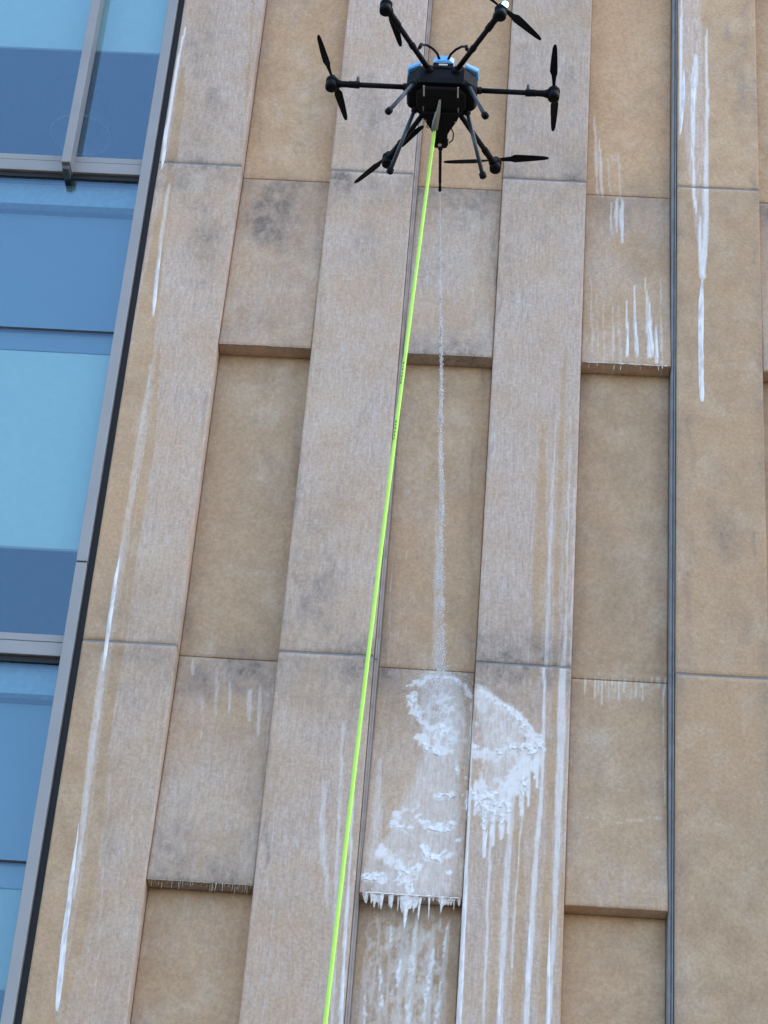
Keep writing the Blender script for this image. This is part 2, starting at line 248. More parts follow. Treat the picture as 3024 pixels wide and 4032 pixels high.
 ('W', 0.22, 0.8, [(1.369, 7.258, 0.0028), (1.373, 6.564, 0.0095), (1.377, 5.906, 0.0092), (1.381, 5.161, 0.0074), (1.385, 4.664, 0.0037)]),
 ('W', 0.2, 0.8, [(1.325, 6.985, 0.0027), (1.329, 6.432, 0.0067), (1.332, 5.903, 0.0066), (1.336, 5.149, 0.0053), (1.34, 4.646, 0.0026)]),
 ('W', 0.2, 0.8, [(0.26, 8.0, 0.0029), (0.341, 6.876, 0.0082), (0.415, 5.842, 0.0079), (0.419, 5.606, 0.0063), (0.423, 5.449, 0.0032)]),
 ('W', 0.18, 0.8, [(0.32, 8.666, 0.0029), (0.416, 7.691, 0.0085), (0.505, 6.783, 0.0082)]),
 ('W', 0.2, 0.8, [(0.2, 10.085, 0.0031), (0.222, 9.213, 0.0105), (0.243, 8.392, 0.0102)]),
 ('X', 0.72, 0.2, [(2.966, 10.89, 0.0031), (2.964, 10.638, 0.0172), (2.958, 10.073, 0.0183), (2.959, 9.529, 0.0165), (2.963, 9.006, 0.0162), (2.971, 8.37, 0.0173), (2.979, 7.858, 0.0169), (2.976, 7.243, 0.0193), (2.968, 6.799, 0.0217), (2.968, 6.012, 0.0263), (2.972, 5.776, 0.021), (2.976, 5.619, 0.0105)]),
 ('X', 0.72, 0.2, [(2.834, 10.206, 0.0031), (2.837, 10.028, 0.0183), (2.842, 9.7, 0.0332), (2.849, 9.24, 0.0446), (2.849, 8.828, 0.041), (2.85, 8.362, 0.0317), (2.841, 8.232, 0.0143)]),
 ('X', 0.8, 0.3, [(3.006, 9.892, 0.003), (3.015, 9.356, 0.0075), (3.021, 8.839, 0.0102), (3.023, 8.374, 0.0072)]),
 ('X', 0.72, 0.3, [(2.788, 7.23, 0.0303), (2.817, 6.789, 0.0298), (2.817, 6.362, 0.0346), (2.816, 6.002, 0.0368), (2.82, 5.632, 0.0294), (2.824, 5.385, 0.0147)]),
 ('X', 0.5, 0.4, [(2.673, 7.014, 0.0082), (2.677, 6.636, 0.0216), (2.69, 5.994, 0.0263), (2.694, 5.642, 0.021), (2.698, 5.408, 0.0105)]),
 ('X', 0.72, 0.3, [(3.047, 7.551, 0.0056), (3.062, 6.951, 0.0082), (3.078, 6.02, 0.0184), (3.082, 5.36, 0.0147), (3.086, 4.92, 0.0074)]),
 ('X', 0.72, 0.3, [(2.832, 7.537, 0.0112), (2.845, 7.786, 0.0113), (2.95, 7.856, 0.0169), (2.955, 7.545, 0.0195)]),
 ('X', 1.0, 0.12, [(0.105, 12.171, 0.0332), (0.084, 11.661, 0.0489), (0.088, 10.928, 0.0732), (0.083, 10.267, 0.0934), (0.072, 9.525, 0.1153), (0.058, 8.889, 0.1128), (0.043, 8.313, 0.1104), (0.033, 7.666, 0.1277), (0.029, 7.049, 0.133), (0.023, 6.461, 0.1408), (0.046, 5.817, 0.1584), (0.05, 5.432, 0.1267), (0.054, 5.175, 0.0634)]),
 ('X', 1.0, 0.2, [(0.203, 10.698, 0.0063), (0.238, 10.088, 0.0247), (0.241, 9.717, 0.0366), (0.225, 9.355, 0.0392), (0.231, 9.004, 0.0387), (0.231, 8.66, 0.0382), (0.234, 8.325, 0.0407), (0.232, 7.998, 0.0373), (0.234, 7.679, 0.0312), (0.258, 7.216, 0.0334), (0.261, 6.915, 0.0413), (0.263, 6.621, 0.0408), (0.252, 6.333, 0.035), (0.225, 6.05, 0.0213)]),
 ('X', 1.0, 0.2, [(0.068, 13.194, 0.0206), (0.088, 12.741, 0.0338), (0.091, 12.344, 0.04), (0.083, 12.248, 0.0166)]),
 ('X', 0.6, 0.4, [(0.522, 13.927, 0.014), (0.551, 13.362, 0.0138), (0.573, 12.816, 0.0101)]),
 ('D', 0.45999999999999996, 1.0, [(1.137, 10.661, 0.0222), (1.173, 10.259, 0.0384), (1.209, 9.868, 0.0541), (1.243, 9.488, 0.0374), (1.277, 9.117, 0.0211)]),  # next strokes follow the recess sides: run-off dirt with painted shade
 ('D', 0.40249999999999997, 1.0, [(1.182, 9.323, 0.0212), (1.204, 9.095, 0.0368), (1.225, 8.871, 0.0522), (1.246, 8.65, 0.0363), (1.266, 8.433, 0.0206)]),
 ('D', 0.45999999999999996, 1.0, [(2.373, 10.053, 0.0183), (2.394, 9.633, 0.0316), (2.414, 9.225, 0.0445), (2.434, 8.829, 0.0307), (2.454, 8.443, 0.0173)]),
 ('D', 0.345, 1.0, [(2.41, 10.779, 0.0137), (2.421, 10.547, 0.0237), (2.431, 10.319, 0.0336), (2.442, 10.095, 0.0234), (2.453, 9.873, 0.0132)]),
 ('D', 0.5175, 1.0, [(1.157, 12.286, 0.018), (1.19, 11.91, 0.0311), (1.222, 11.545, 0.0439), (1.254, 11.189, 0.0303), (1.284, 10.842, 0.0171)]),
 ('D', 0.45999999999999996, 1.0, [(2.432, 12.343, 0.0162), (2.447, 11.981, 0.028), (2.462, 11.626, 0.0394), (2.477, 11.28, 0.0272), (2.491, 10.943, 0.0154)]),
 ('D', 0.2875, 1.0, [(3.622, 10.113, 0.0249), (3.625, 9.702, 0.043), (3.627, 9.302, 0.0606), (3.63, 8.914, 0.0418), (3.633, 8.536, 0.0236)]),
 ('D', 0.2875, 1.0, [(0.529, 10.39, 0.017), (0.561, 10.107, 0.0294), (0.592, 9.829, 0.0416), (0.623, 9.557, 0.0289), (0.653, 9.289, 0.0163)]),
 ('D', 0.40249999999999997, 1.0, [(1.187, 8.053, 0.0187), (1.217, 7.755, 0.0323), (1.247, 7.465, 0.0455), (1.276, 7.181, 0.0315), (1.304, 6.905, 0.0178)]),
 ('D', 0.22999999999999998, 1.0, [(3.109, 10.552, 0.0135), (3.12, 10.082, 0.0233), (3.131, 9.626, 0.0327), (3.142, 9.184, 0.0226), (3.152, 8.756, 0.0127)]),
 ('D', 0.40249999999999997, 1.0, [(1.198, 13.861, 0.0208), (1.226, 13.508, 0.0361), (1.254, 13.162, 0.051), (1.281, 12.824, 0.0353), (1.308, 12.492, 0.02)]),
 ('D', 0.345, 1.0, [(0.566, 13.823, 0.0152), (0.601, 13.47, 0.0263), (0.636, 13.125, 0.0371), (0.67, 12.787, 0.0257), (0.703, 12.456, 0.0145)]),
 ('D', 0.5175, 1.0, [(0.863, 12.197, 0.1619), (0.877, 12.06, 0.2819), (0.89, 11.925, 0.4006), (0.903, 11.79, 0.2791), (0.917, 11.657, 0.1587)]),
 ('D', 0.5175, 1.0, [(0.876, 8.357, 0.1578), (0.885, 8.28, 0.2753), (0.894, 8.204, 0.392), (0.902, 8.127, 0.2735), (0.911, 8.052, 0.1558)]),
 ('D', 0.345, 1.0, [(0.323, 12.315, 0.1169), (0.354, 12.036, 0.2027), (0.385, 11.763, 0.287), (0.415, 11.495, 0.1991), (0.445, 11.231, 0.1128)]),
 ('D', 0.22999999999999998, 1.0, [(1.555, 11.919, 0.1325), (1.57, 11.711, 0.2303), (1.585, 11.505, 0.3268), (1.6, 11.302, 0.2272), (1.615, 11.102, 0.129)]),
 ('D', 0.345, 1.0, [(2.754, 12.29, 0.1335), (2.758, 12.162, 0.2327), (2.763, 12.035, 0.3311), (2.767, 11.909, 0.2308), (2.771, 11.784, 0.1313)]),
 ('D', 0.345, 1.0, [(1.412, 9.36, 0.1297), (1.432, 9.132, 0.225), (1.451, 8.909, 0.3189), (1.47, 8.689, 0.2214), (1.488, 8.472, 0.1255)]),
 ('D', 0.345, 1.0, [(1.536, 9.69, 0.0737), (1.541, 9.636, 0.1288), (1.545, 9.582, 0.1837), (1.549, 9.529, 0.1283), (1.554, 9.475, 0.0732)]),
 ('D', 0.40249999999999997, 1.0, [(1.309, 9.496, 0.0326), (1.333, 9.231, 0.0565), (1.356, 8.972, 0.0799), (1.379, 8.717, 0.0554), (1.401, 8.467, 0.0314)]),
 ('D', 0.22999999999999998, 1.0, [(2.536, 11.979, 0.0529), (2.544, 11.77, 0.092), (2.553, 11.565, 0.1305), (2.561, 11.362, 0.0907), (2.57, 11.162, 0.0515)]),
 ('D', 0.2875, 1.0, [(0.149, 13.857, 0.1133), (0.17, 13.667, 0.1971), (0.191, 13.48, 0.2799), (0.212, 13.295, 0.1948), (0.233, 13.112, 0.1107)]),
 ('D', 0.2875, 1.0, [(1.461, 13.186, 0.1012), (1.475, 13.005, 0.1761), (1.488, 12.826, 0.2502), (1.501, 12.649, 0.1742), (1.514, 12.474, 0.099)]),
 ('D', 0.2875, 1.0, [(2.573, 13.576, 0.0742), (2.581, 13.345, 0.129), (2.59, 13.118, 0.1829), (2.599, 12.893, 0.1271), (2.607, 12.672, 0.0721)]),
 ('D', 0.22999999999999998, 1.0, [(0.318, 7.25, 0.0452), (0.33, 7.16, 0.0788), (0.342, 7.07, 0.1122), (0.354, 6.981, 0.0783), (0.366, 6.892, 0.0446)]),
 ('D', 0.2875, 1.0, [(1.553, 8.051, 0.0927), (1.556, 8.019, 0.162), (1.558, 7.988, 0.2311), (1.561, 7.956, 0.1616), (1.564, 7.924, 0.0922)]),
 ('D', 0.5175, 1.0, [(0.392, 12.146, 0.0805), (0.399, 12.082, 0.1405), (0.406, 12.018, 0.2003), (0.413, 11.955, 0.1399), (0.42, 11.892, 0.0798)]),
 ('D', 0.345, 1.0, [(0.385, 11.763, 0.0971), (0.394, 11.68, 0.1695), (0.404, 11.597, 0.2415), (0.413, 11.515, 0.1686), (0.422, 11.433, 0.0961)]),
 ('D', 0.69, 1.0, [(0.825, 12.241, 0.1441), (0.831, 12.184, 0.2517), (0.837, 12.127, 0.3588), (0.842, 12.07, 0.2506), (0.848, 12.013, 0.1429)]),
 ('D', 0.69, 1.0, [(0.779, 12.031, 0.1073), (0.788, 11.952, 0.1872), (0.796, 11.873, 0.2667), (0.804, 11.795, 0.1861), (0.812, 11.717, 0.1061)]),
 ('D', 0.2875, 1.0, [(0.973, 11.75, 0.1327), (0.984, 11.64, 0.2312), (0.995, 11.53, 0.329), (1.005, 11.421, 0.2293), (1.016, 11.313, 0.1305)]),
 ('D', 0.575, 1.0, [(1.53, 12.258, 0.1161), (1.534, 12.205, 0.2029), (1.538, 12.151, 0.2893), (1.542, 12.098, 0.2022), (1.545, 12.045, 0.1153)]),
 ('D', 0.345, 1.0, [(0.314, 13.003, 0.0551), (0.322, 12.924, 0.0962), (0.331, 12.846, 0.1371), (0.34, 12.768, 0.0958), (0.348, 12.69, 0.0546)]),
 ('D', 0.22999999999999998, 1.0, [(0.188, 13.201, 0.0555), (0.193, 13.156, 0.097), (0.199, 13.11, 0.1384), (0.204, 13.065, 0.0967), (0.209, 13.019, 0.0552)]),
 ('D', 0.45999999999999996, 1.0, [(1.261, 8.709, 0.0713), (1.268, 8.634, 0.1244), (1.275, 8.559, 0.1772), (1.282, 8.484, 0.1237), (1.289, 8.41, 0.0705)]),
 ('D', 0.40249999999999997, 1.0, [(1.485, 8.86, 0.0955), (1.492, 8.767, 0.1665), (1.5, 8.674, 0.2371), (1.508, 8.582, 0.1654), (1.516, 8.491, 0.0942)]),
 ('D', 0.345, 1.0, [(1.43, 9.503, 0.1059), (1.435, 9.45, 0.1849), (1.439, 9.397, 0.2637), (1.444, 9.344, 0.1842), (1.448, 9.291, 0.1051)]),
 ('D', 0.9199999999999999, 1.0, [(0.603, 8.677, 0.032), (0.614, 8.584, 0.0558), (0.624, 8.492, 0.0794), (0.635, 8.401, 0.0554), (0.646, 8.31, 0.0316)]),
 ('D', 0.575, 1.0, [(0.991, 8.382, 0.1422), (0.997, 8.331, 0.2481), (1.002, 8.28, 0.3537), (1.008, 8.228, 0.2471), (1.013, 8.177, 0.1409)]),
 ('D', 0.40249999999999997, 1.0, [(0.769, 8.264, 0.0472), (0.775, 8.213, 0.0824), (0.781, 8.162, 0.1174), (0.788, 8.111, 0.082), (0.794, 8.061, 0.0468)]),
 ('D', 0.40249999999999997, 1.0, [(2.029, 12.251, 0.1077), (2.034, 12.159, 0.1878), (2.04, 12.068, 0.2675), (2.045, 11.978, 0.1866), (2.05, 11.888, 0.1063)]),
 ('D', 0.45999999999999996, 1.0, [(3.325, 12.333, 0.1612), (3.325, 12.278, 0.2818), (3.326, 12.221, 0.4017), (3.326, 12.164, 0.2806), (3.327, 12.107, 0.16)]),
 ('D', 0.2875, 1.0, [(3.46, 11.869, 0.0881), (3.46, 11.78, 0.1536), (3.461, 11.692, 0.2188), (3.461, 11.604, 0.1526), (3.462, 11.517, 0.0869)]),
 ('D', 0.40249999999999997, 1.0, [(4.226, 14.147, 0.0469), (4.224, 14.004, 0.0818), (4.222, 13.862, 0.1163), (4.22, 13.721, 0.0811), (4.218, 13.582, 0.0461)]),
 ('D', 0.345, 1.0, [(4.084, 13.901, 0.028), (4.084, 13.806, 0.0488), (4.083, 13.713, 0.0695), (4.082, 13.62, 0.0485), (4.081, 13.527, 0.0276)]),
 ('D', 0.2875, 1.0, [(4.185, 13.672, 0.0463), (4.182, 13.441, 0.0804), (4.18, 13.213, 0.114), (4.177, 12.989, 0.0792), (4.175, 12.767, 0.045)]),
 ('D', 0.22999999999999998, 1.0, [(4.151, 13.67, 0.0555), (4.15, 13.554, 0.0968), (4.148, 13.439, 0.1378), (4.147, 13.325, 0.0961), (4.146, 13.211, 0.0547)]),
 ('D', 0.575, 1.0, [(4.078, 9.618, 0.0809), (4.077, 9.52, 0.1411), (4.076, 9.423, 0.2009), (4.075, 9.327, 0.1401), (4.074, 9.232, 0.0798)]),
 ('D', 0.8049999999999999, 1.0, [(4.225, 9.433, 0.0112), (4.224, 9.38, 0.0196), (4.223, 9.328, 0.028), (4.222, 9.276, 0.0196), (4.221, 9.224, 0.0112)]),
 ('D', 0.345, 1.0, [(3.958, 9.664, 0.0486), (3.958, 9.61, 0.085), (3.958, 9.557, 0.1211), (3.957, 9.504, 0.0846), (3.957, 9.451, 0.0483)]),
 ('D', 0.40249999999999997, 1.0, [(3.808, 10.312, 0.0249), (3.808, 9.852, 0.0429), (3.808, 9.406, 0.0603), (3.808, 8.974, 0.0415), (3.808, 8.556, 0.0234)]),
 ('D', 0.2875, 1.0, [(3.808, 10.884, 0.0254), (3.808, 10.595, 0.044), (3.808, 10.312, 0.0622), (3.808, 10.034, 0.0431), (3.808, 9.762, 0.0244)]),
 ('D', 0.40249999999999997, 1.0, [(4.158, 8.845, 0.0708), (4.157, 8.794, 0.1237), (4.156, 8.744, 0.1763), (4.156, 8.694, 0.1232), (4.155, 8.644, 0.0703)]),
 ('D', 0.345, 1.0, [(4.27, 12.468, 0.0356), (4.267, 12.254, 0.0619), (4.264, 12.043, 0.0878), (4.26, 11.835, 0.061), (4.257, 11.629, 0.0346)]),
 ('D', 0.45999999999999996, 1.0, [(2.108, 8.354, 0.0707), (2.111, 8.303, 0.1234), (2.115, 8.252, 0.1759), (2.118, 8.201, 0.1229), (2.121, 8.15, 0.0701)]),
 ('D', 0.40249999999999997, 1.0, [(0.327, 7.497, 0.0532), (0.333, 7.451, 0.093), (0.34, 7.405, 0.1326), (0.346, 7.359, 0.0926), (0.352, 7.314, 0.0528)]),
 ('D', 0.2875, 1.0, [(1.249, 13.265, 0.0923), (1.255, 13.197, 0.1612), (1.26, 13.128, 0.2298), (1.266, 13.06, 0.1605), (1.271, 12.993, 0.0915)]),
 ('D', 0.345, 1.0, [(2.922, 13.366, 0.0552), (2.926, 13.251, 0.0963), (2.929, 13.138, 0.1371), (2.932, 13.025, 0.0956), (2.935, 12.914, 0.0544)]),
 ('D', 0.13799999999999998, 1.0, [(3.214, 9.703, 0.0492), (3.218, 9.524, 0.0856), (3.222, 9.347, 0.1216), (3.226, 9.172, 0.0846), (3.229, 8.999, 0.048)]),
 ('D', 0.22999999999999998, 1.0, [(1.421, 9.254, 0.0484), (1.426, 9.202, 0.0846), (1.43, 9.15, 0.1206), (1.435, 9.098, 0.0843), (1.439, 9.046, 0.0481)]),
 ('D', 0.22999999999999998, 1.0, [(1.06, 11.931, 0.0531), (1.069, 11.826, 0.0927), (1.079, 11.722, 0.1319), (1.088, 11.619, 0.092), (1.097, 11.516, 0.0524)]),
 ('D', 0.22999999999999998, 1.0, [(3.248, 8.058, 0.0695), (3.249, 7.959, 0.1211), (3.251, 7.86, 0.1723), (3.252, 7.762, 0.1201), (3.254, 7.665, 0.0684)]),
 ('D', 0.40249999999999997, 1.0, [(1.243, 9.563, 0.0245), (1.259, 9.385, 0.0426), (1.275, 9.21, 0.0605), (1.291, 9.037, 0.0421), (1.306, 8.865, 0.0239)]),
 ('L', 0.25, 1.0, [(0.959, 9.889, 0.0648), (0.966, 9.816, 0.0924), (0.973, 9.743, 0.0645)]),
 ('L', 0.3, 1.0, [(2.305, 12.063, 0.0693), (2.309, 11.972, 0.0986), (2.313, 11.883, 0.0688)]),
 ('L', 0.3, 1.0, [(0.308, 12.148, 0.0927), (0.311, 12.119, 0.1324), (0.315, 12.091, 0.0926)]),
 ('W', 0.01, 0.5, [(2.049, 14.017, 0.0017), (2.049, 14.008, 0.0017)])]
RUNS = [('P', [(0.009, 12.656, 0.0118), (0.024, 12.427, 0.0151), (0.028, 12.253, 0.01)]), ('P', [(0.111, 11.579, 0.0049), (0.114, 11.292, 0.0113), (0.124, 11.05, 0.0144), (0.13, 10.923, 0.008)]), ('P', [(0.154, 9.068, 0.006), (0.15, 8.826, 0.0118), (0.151, 8.554, 0.0132), (0.155, 8.304, 0.0116), (0.158, 8.156, 0.0072)]), ('P', [(0.155, 7.148, 0.0056), (0.16, 6.879, 0.011), (0.168, 6.557, 0.0149), (0.178, 6.243, 0.0174), (0.191, 5.951, 0.0159)]), ('P', [(3.898, 11.586, 0.0128), (3.887, 11.283, 0.0191), (3.883, 10.85, 0.0188), (3.891, 10.437, 0.017)]), ('P', [(3.767, 13.462, 0.0068), (3.758, 13.098, 0.0152), (3.741, 12.785, 0.01)]), ('P', [(3.849, 13.444, 0.0102), (3.835, 13.261, 0.0186), (3.828, 12.968, 0.0134), (3.831, 12.615, 0.0066)]), ('S', [(3.437, 11.343, 0.0064), (3.442, 11.006, 0.0095), (3.459, 10.806, 0.0095)]), ('S', [(3.388, 11.086, 0.0063), (3.39, 10.803, 0.0094)]), ('S', [(3.524, 11.137, 0.0079), (3.55, 10.971, 0.011), (3.563, 10.807, 0.0125)]), ('S', [(3.584, 11.099, 0.0048), (3.591, 10.767, 0.0094)]), ('P', [(2.605, 7.248, 0.0069), (2.588, 7.127, 0.011), (2.584, 7.053, 0.0082)]), ('P', [(2.878, 6.678, 0.0054), (2.876, 6.366, 0.012), (2.877, 6.198, 0.0079)]), ('P', [(2.493, 7.211, 0.0069), (2.493, 6.739, 0.0108), (2.495, 6.34, 0.012), (2.495, 5.981, 0.0118), (2.499, 5.308, 0.0094), (2.503, 4.859, 0.0047)]), ('P', [(2.993, 6.714, 0.0068), (2.996, 6.373, 0.0107), (3.002, 6.015, 0.0105), (3.006, 5.593, 0.0084), (3.01, 5.311, 0.0042)]), ('P', [(2.724, 6.355, 0.008), (2.719, 6.16, 0.0132), (2.716, 5.996, 0.0144), (2.72, 5.325, 0.0115), (2.724, 4.877, 0.0058)]), ('P', [(1.81, 6.694, 0.0041), (1.811, 6.408, 0.008), (1.825, 5.936, 0.0105), (1.829, 5.483, 0.0084), (1.833, 5.182, 0.0042)])]
CLUMPS = [('S', 1.0, 0.8, [(2.099, 8.183, 0.0318), (2.104, 8.098, 0.0259), (2.144, 8.017, 0.0229), (2.205, 7.955, 0.0172), (2.277, 7.943, 0.0143), (2.333, 7.98, 0.0172)]), ('S', 1.0, 0.8, [(2.241, 8.322, 0.0203), (2.344, 8.308, 0.0232), (2.419, 8.255, 0.0203), (2.46, 8.19, 0.0173)]), ('S', 0.8, 0.8, [(2.129, 8.253, 0.0203), (2.184, 8.297, 0.0203), (2.241, 8.322, 0.0174)]), ('S', 0.42, 1.0, [(2.28, 8.161, 0.1586), (2.283, 8.094, 0.1725)]), ('S', 0.55, 1.0, [(2.293, 7.927, 0.1285), (2.311, 7.862, 0.1139)]), ('S', 1.0, 0.8, [(2.174, 7.853, 0.0285), (2.214, 7.797, 0.0312), (2.287, 7.769, 0.0312), (2.357, 7.793, 0.0199)]), ('S', 1.0, 0.8, [(2.391, 7.688, 0.0141), (2.402, 7.646, 0.0169)]), ('S', 0.9, 0.8, [(2.457, 7.611, 0.0197)]), ('S', 0.9, 0.9, [(2.304, 7.472, 0.042), (2.374, 7.484, 0.0364)]), ('S', 0.9, 0.9, [(2.187, 7.322, 0.0362), (2.26, 7.264, 0.0416), (2.345, 7.254, 0.0555), (2.384, 7.288, 0.0333)]), ('S', 0.7, 1.0, [(2.037, 7.264, 0.0417), (2.123, 7.239, 0.0555)]), ('S', 0.95, 0.9, [(2.227, 7.121, 0.0359), (2.259, 7.062, 0.0468), (2.328, 7.051, 0.0412), (2.359, 7.099, 0.0248)]), ('S', 0.8, 0.9, [(2.432, 7.182, 0.0221)]), ('S', 0.85, 0.9, [(1.897, 6.899, 0.0356), (1.98, 6.905, 0.0547)]), ('S', 0.95, 0.9, [(2.113, 6.96, 0.0356), (2.146, 6.886, 0.041), (2.171, 6.827, 0.0272)]), ('S', 0.6, 0.9, [(2.207, 6.997, 0.0329), (2.091, 6.882, 0.041)]), ('S', 0.7, 0.9, [(2.388, 6.963, 0.0219)]), ('S', 0.5, 1.0, [(2.022, 7.076, 0.0413)]), ('P', 0.8, 0.8, [(2.523, 8.146, 0.0172), (2.64, 8.09, 0.0285), (2.743, 8.016, 0.0369), (2.848, 7.881, 0.048), (2.901, 7.815, 0.031)]), ('P', 0.85, 0.8, [(2.498, 7.789, 0.0226), (2.57, 7.762, 0.0282), (2.655, 7.758, 0.0282), (2.752, 7.805, 0.0479), (2.851, 7.786, 0.0563)]), ('P', 0.85, 0.8, [(2.568, 7.504, 0.0418), (2.64, 7.448, 0.0473), (2.693, 7.513, 0.0474), (2.774, 7.595, 0.0364)]), ('P', 0.75, 0.8, [(2.527, 7.471, 0.0557), (2.615, 7.4, 0.0833), (2.698, 7.406, 0.0694)]), ('P', 1.0, 0.7, [(2.904, 7.884, 0.0198), (2.914, 7.775, 0.0141)]), ('P', 1.1, 0.6, [(2.521, 7.425, 0.0156), (2.52, 7.387, 0.0111), (2.52, 7.349, 0.0078)]), ('P', 1.1, 0.6, [(2.578, 7.398, 0.0233), (2.58, 7.307, 0.0166), (2.581, 7.217, 0.0116)]), ('P', 1.1, 0.6, [(2.63, 7.371, 0.0233), (2.632, 7.273, 0.0166), (2.633, 7.175, 0.0116)]), ('P', 1.1, 0.6, [(2.685, 7.39, 0.0272), (2.685, 7.306, 0.0194), (2.686, 7.224, 0.0135)]), ('P', 1.1, 0.6, [(2.725, 7.423, 0.0195), (2.726, 7.339, 0.0139), (2.726, 7.256, 0.0097)]), ('P', 1.1, 0.6, [(2.796, 7.596, 0.0196), (2.798, 7.489, 0.0139), (2.799, 7.382, 0.0097)]), ('P', 1.1, 0.6, [(2.831, 7.568, 0.0156), (2.83, 7.522, 0.0112), (2.829, 7.475, 0.0078)]), ('P', 1.1, 0.6, [(2.876, 7.726, 0.0177), (2.875, 7.663, 0.0126), (2.875, 7.601, 0.0088)]), ('P', 1.1, 0.6, [(2.475, 7.514, 0.0195), (2.477, 7.422, 0.0139), (2.479, 7.331, 0.0097)]), ('R', 0.77, 0.9, [(2.21, 6.732, 0.0082), (2.207, 6.638, 0.0164), (2.203, 6.544, 0.0081)]), ('R', 0.77, 0.9, [(2.203, 6.544, 0.0163), (2.2, 6.429, 0.0324), (2.196, 6.315, 0.0161)]), ('R', 0.66, 0.9, [(2.196, 6.315, 0.0121), (2.199, 6.161, 0.0241), (2.203, 6.009, 0.012)]), ('R', 0.77, 0.9, [(2.125, 6.453, 0.0122), (2.125, 6.367, 0.0243), (2.125, 6.282, 0.0121)]), ('R', 0.77, 0.9, [(2.319, 6.523, 0.0095), (2.317, 6.437, 0.0189), (2.315, 6.352, 0.0094)]), ('R', 0.77, 0.9, [(2.302, 6.351, 0.0175), (2.298, 6.266, 0.0349), (2.293, 6.181, 0.0174)]), ('R', 0.66, 0.9, [(2.293, 6.181, 0.012), (2.291, 6.098, 0.024), (2.288, 6.015, 0.012)]), ('R', 0.6050000000000001, 0.9, [(2.391, 6.701, 0.0061), (2.386, 6.541, 0.0122), (2.381, 6.384, 0.0061)]), ('R', 0.66, 0.9, [(2.02, 6.389, 0.0068), (2.023, 6.318, 0.0135), (2.025, 6.248, 0.0067)]), ('R', 0.66, 0.9, [(2.043, 6.221, 0.0107), (2.042, 6.165, 0.0214), (2.04, 6.109, 0.0107)]), ('R', 0.55, 0.9, [(2.065, 6.65, 0.0041), (2.065, 6.592, 0.0082), (2.065, 6.535, 0.0041)]), ('R', 0.49500000000000005, 0.9, [(2.371, 6.327, 0.0108), (2.369, 6.172, 0.0214), (2.367, 6.02, 0.0106)]), ('R', 0.49500000000000005, 0.9, [(1.947, 6.214, 0.0067), (1.95, 6.103, 0.0134), (1.953, 5.992, 0.0066)])]
# ------------------------------------------------------------------ materials
def nodes(name):
    m = bpy.data.materials.new(name); m.use_nodes = True; n = m.node_tree
    return m, n, n.nodes['Principled BSDF']
def mk(n, t, **k):
    o = n.nodes.new(t)
    for a, b in k.items():
        if a.startswith('i_'): o.inputs[int(a[2:])].default_value = b
        else: setattr(o, a, b)
    return o
def plain(name, col, rough=.5, metal=0, spec=.5, var=.12, scale=25, bump=.0, coat=0):
    m, n, b = nodes(name); g = mk(n, 'ShaderNodeNewGeometry')
    no = mk(n, 'ShaderNodeTexNoise'); no.inputs['Scale'].default_value = scale; no.inputs['Detail'].default_value = 5
    n.links.new(g.outputs['Position'], no.inputs['Vector'])
    mr = mk(n, 'ShaderNodeMapRange'); mr.inputs[3].default_value = 1-var; mr.inputs[4].default_value = 1+var; mr.inputs[1].default_value = .3; mr.inputs[2].default_value = .7
    n.links.new(no.outputs[0], mr.inputs[0])
    mx = mk(n, 'ShaderNodeVectorMath', operation='SCALE'); mx.inputs[0].default_value = col[:3]
    n.links.new(mr.outputs[0], mx.inputs['Scale']); n.links.new(mx.outputs[0], b.inputs['Base Color'])
    b.inputs['Roughness'].default_value = rough; b.inputs['Metallic'].default_value = metal
    b.inputs['Specular IOR Level'].default_value = spec; b.inputs['Coat Weight'].default_value = coat
    if bump:
        bp = mk(n, 'ShaderNodeBump'); bp.inputs['Strength'].default_value = bump; bp.inputs['Distance'].default_value = .01
        n.links.new(no.outputs[0], bp.inputs['Height']); n.links.new(bp.outputs[0], b.inputs['Normal'])
    return m
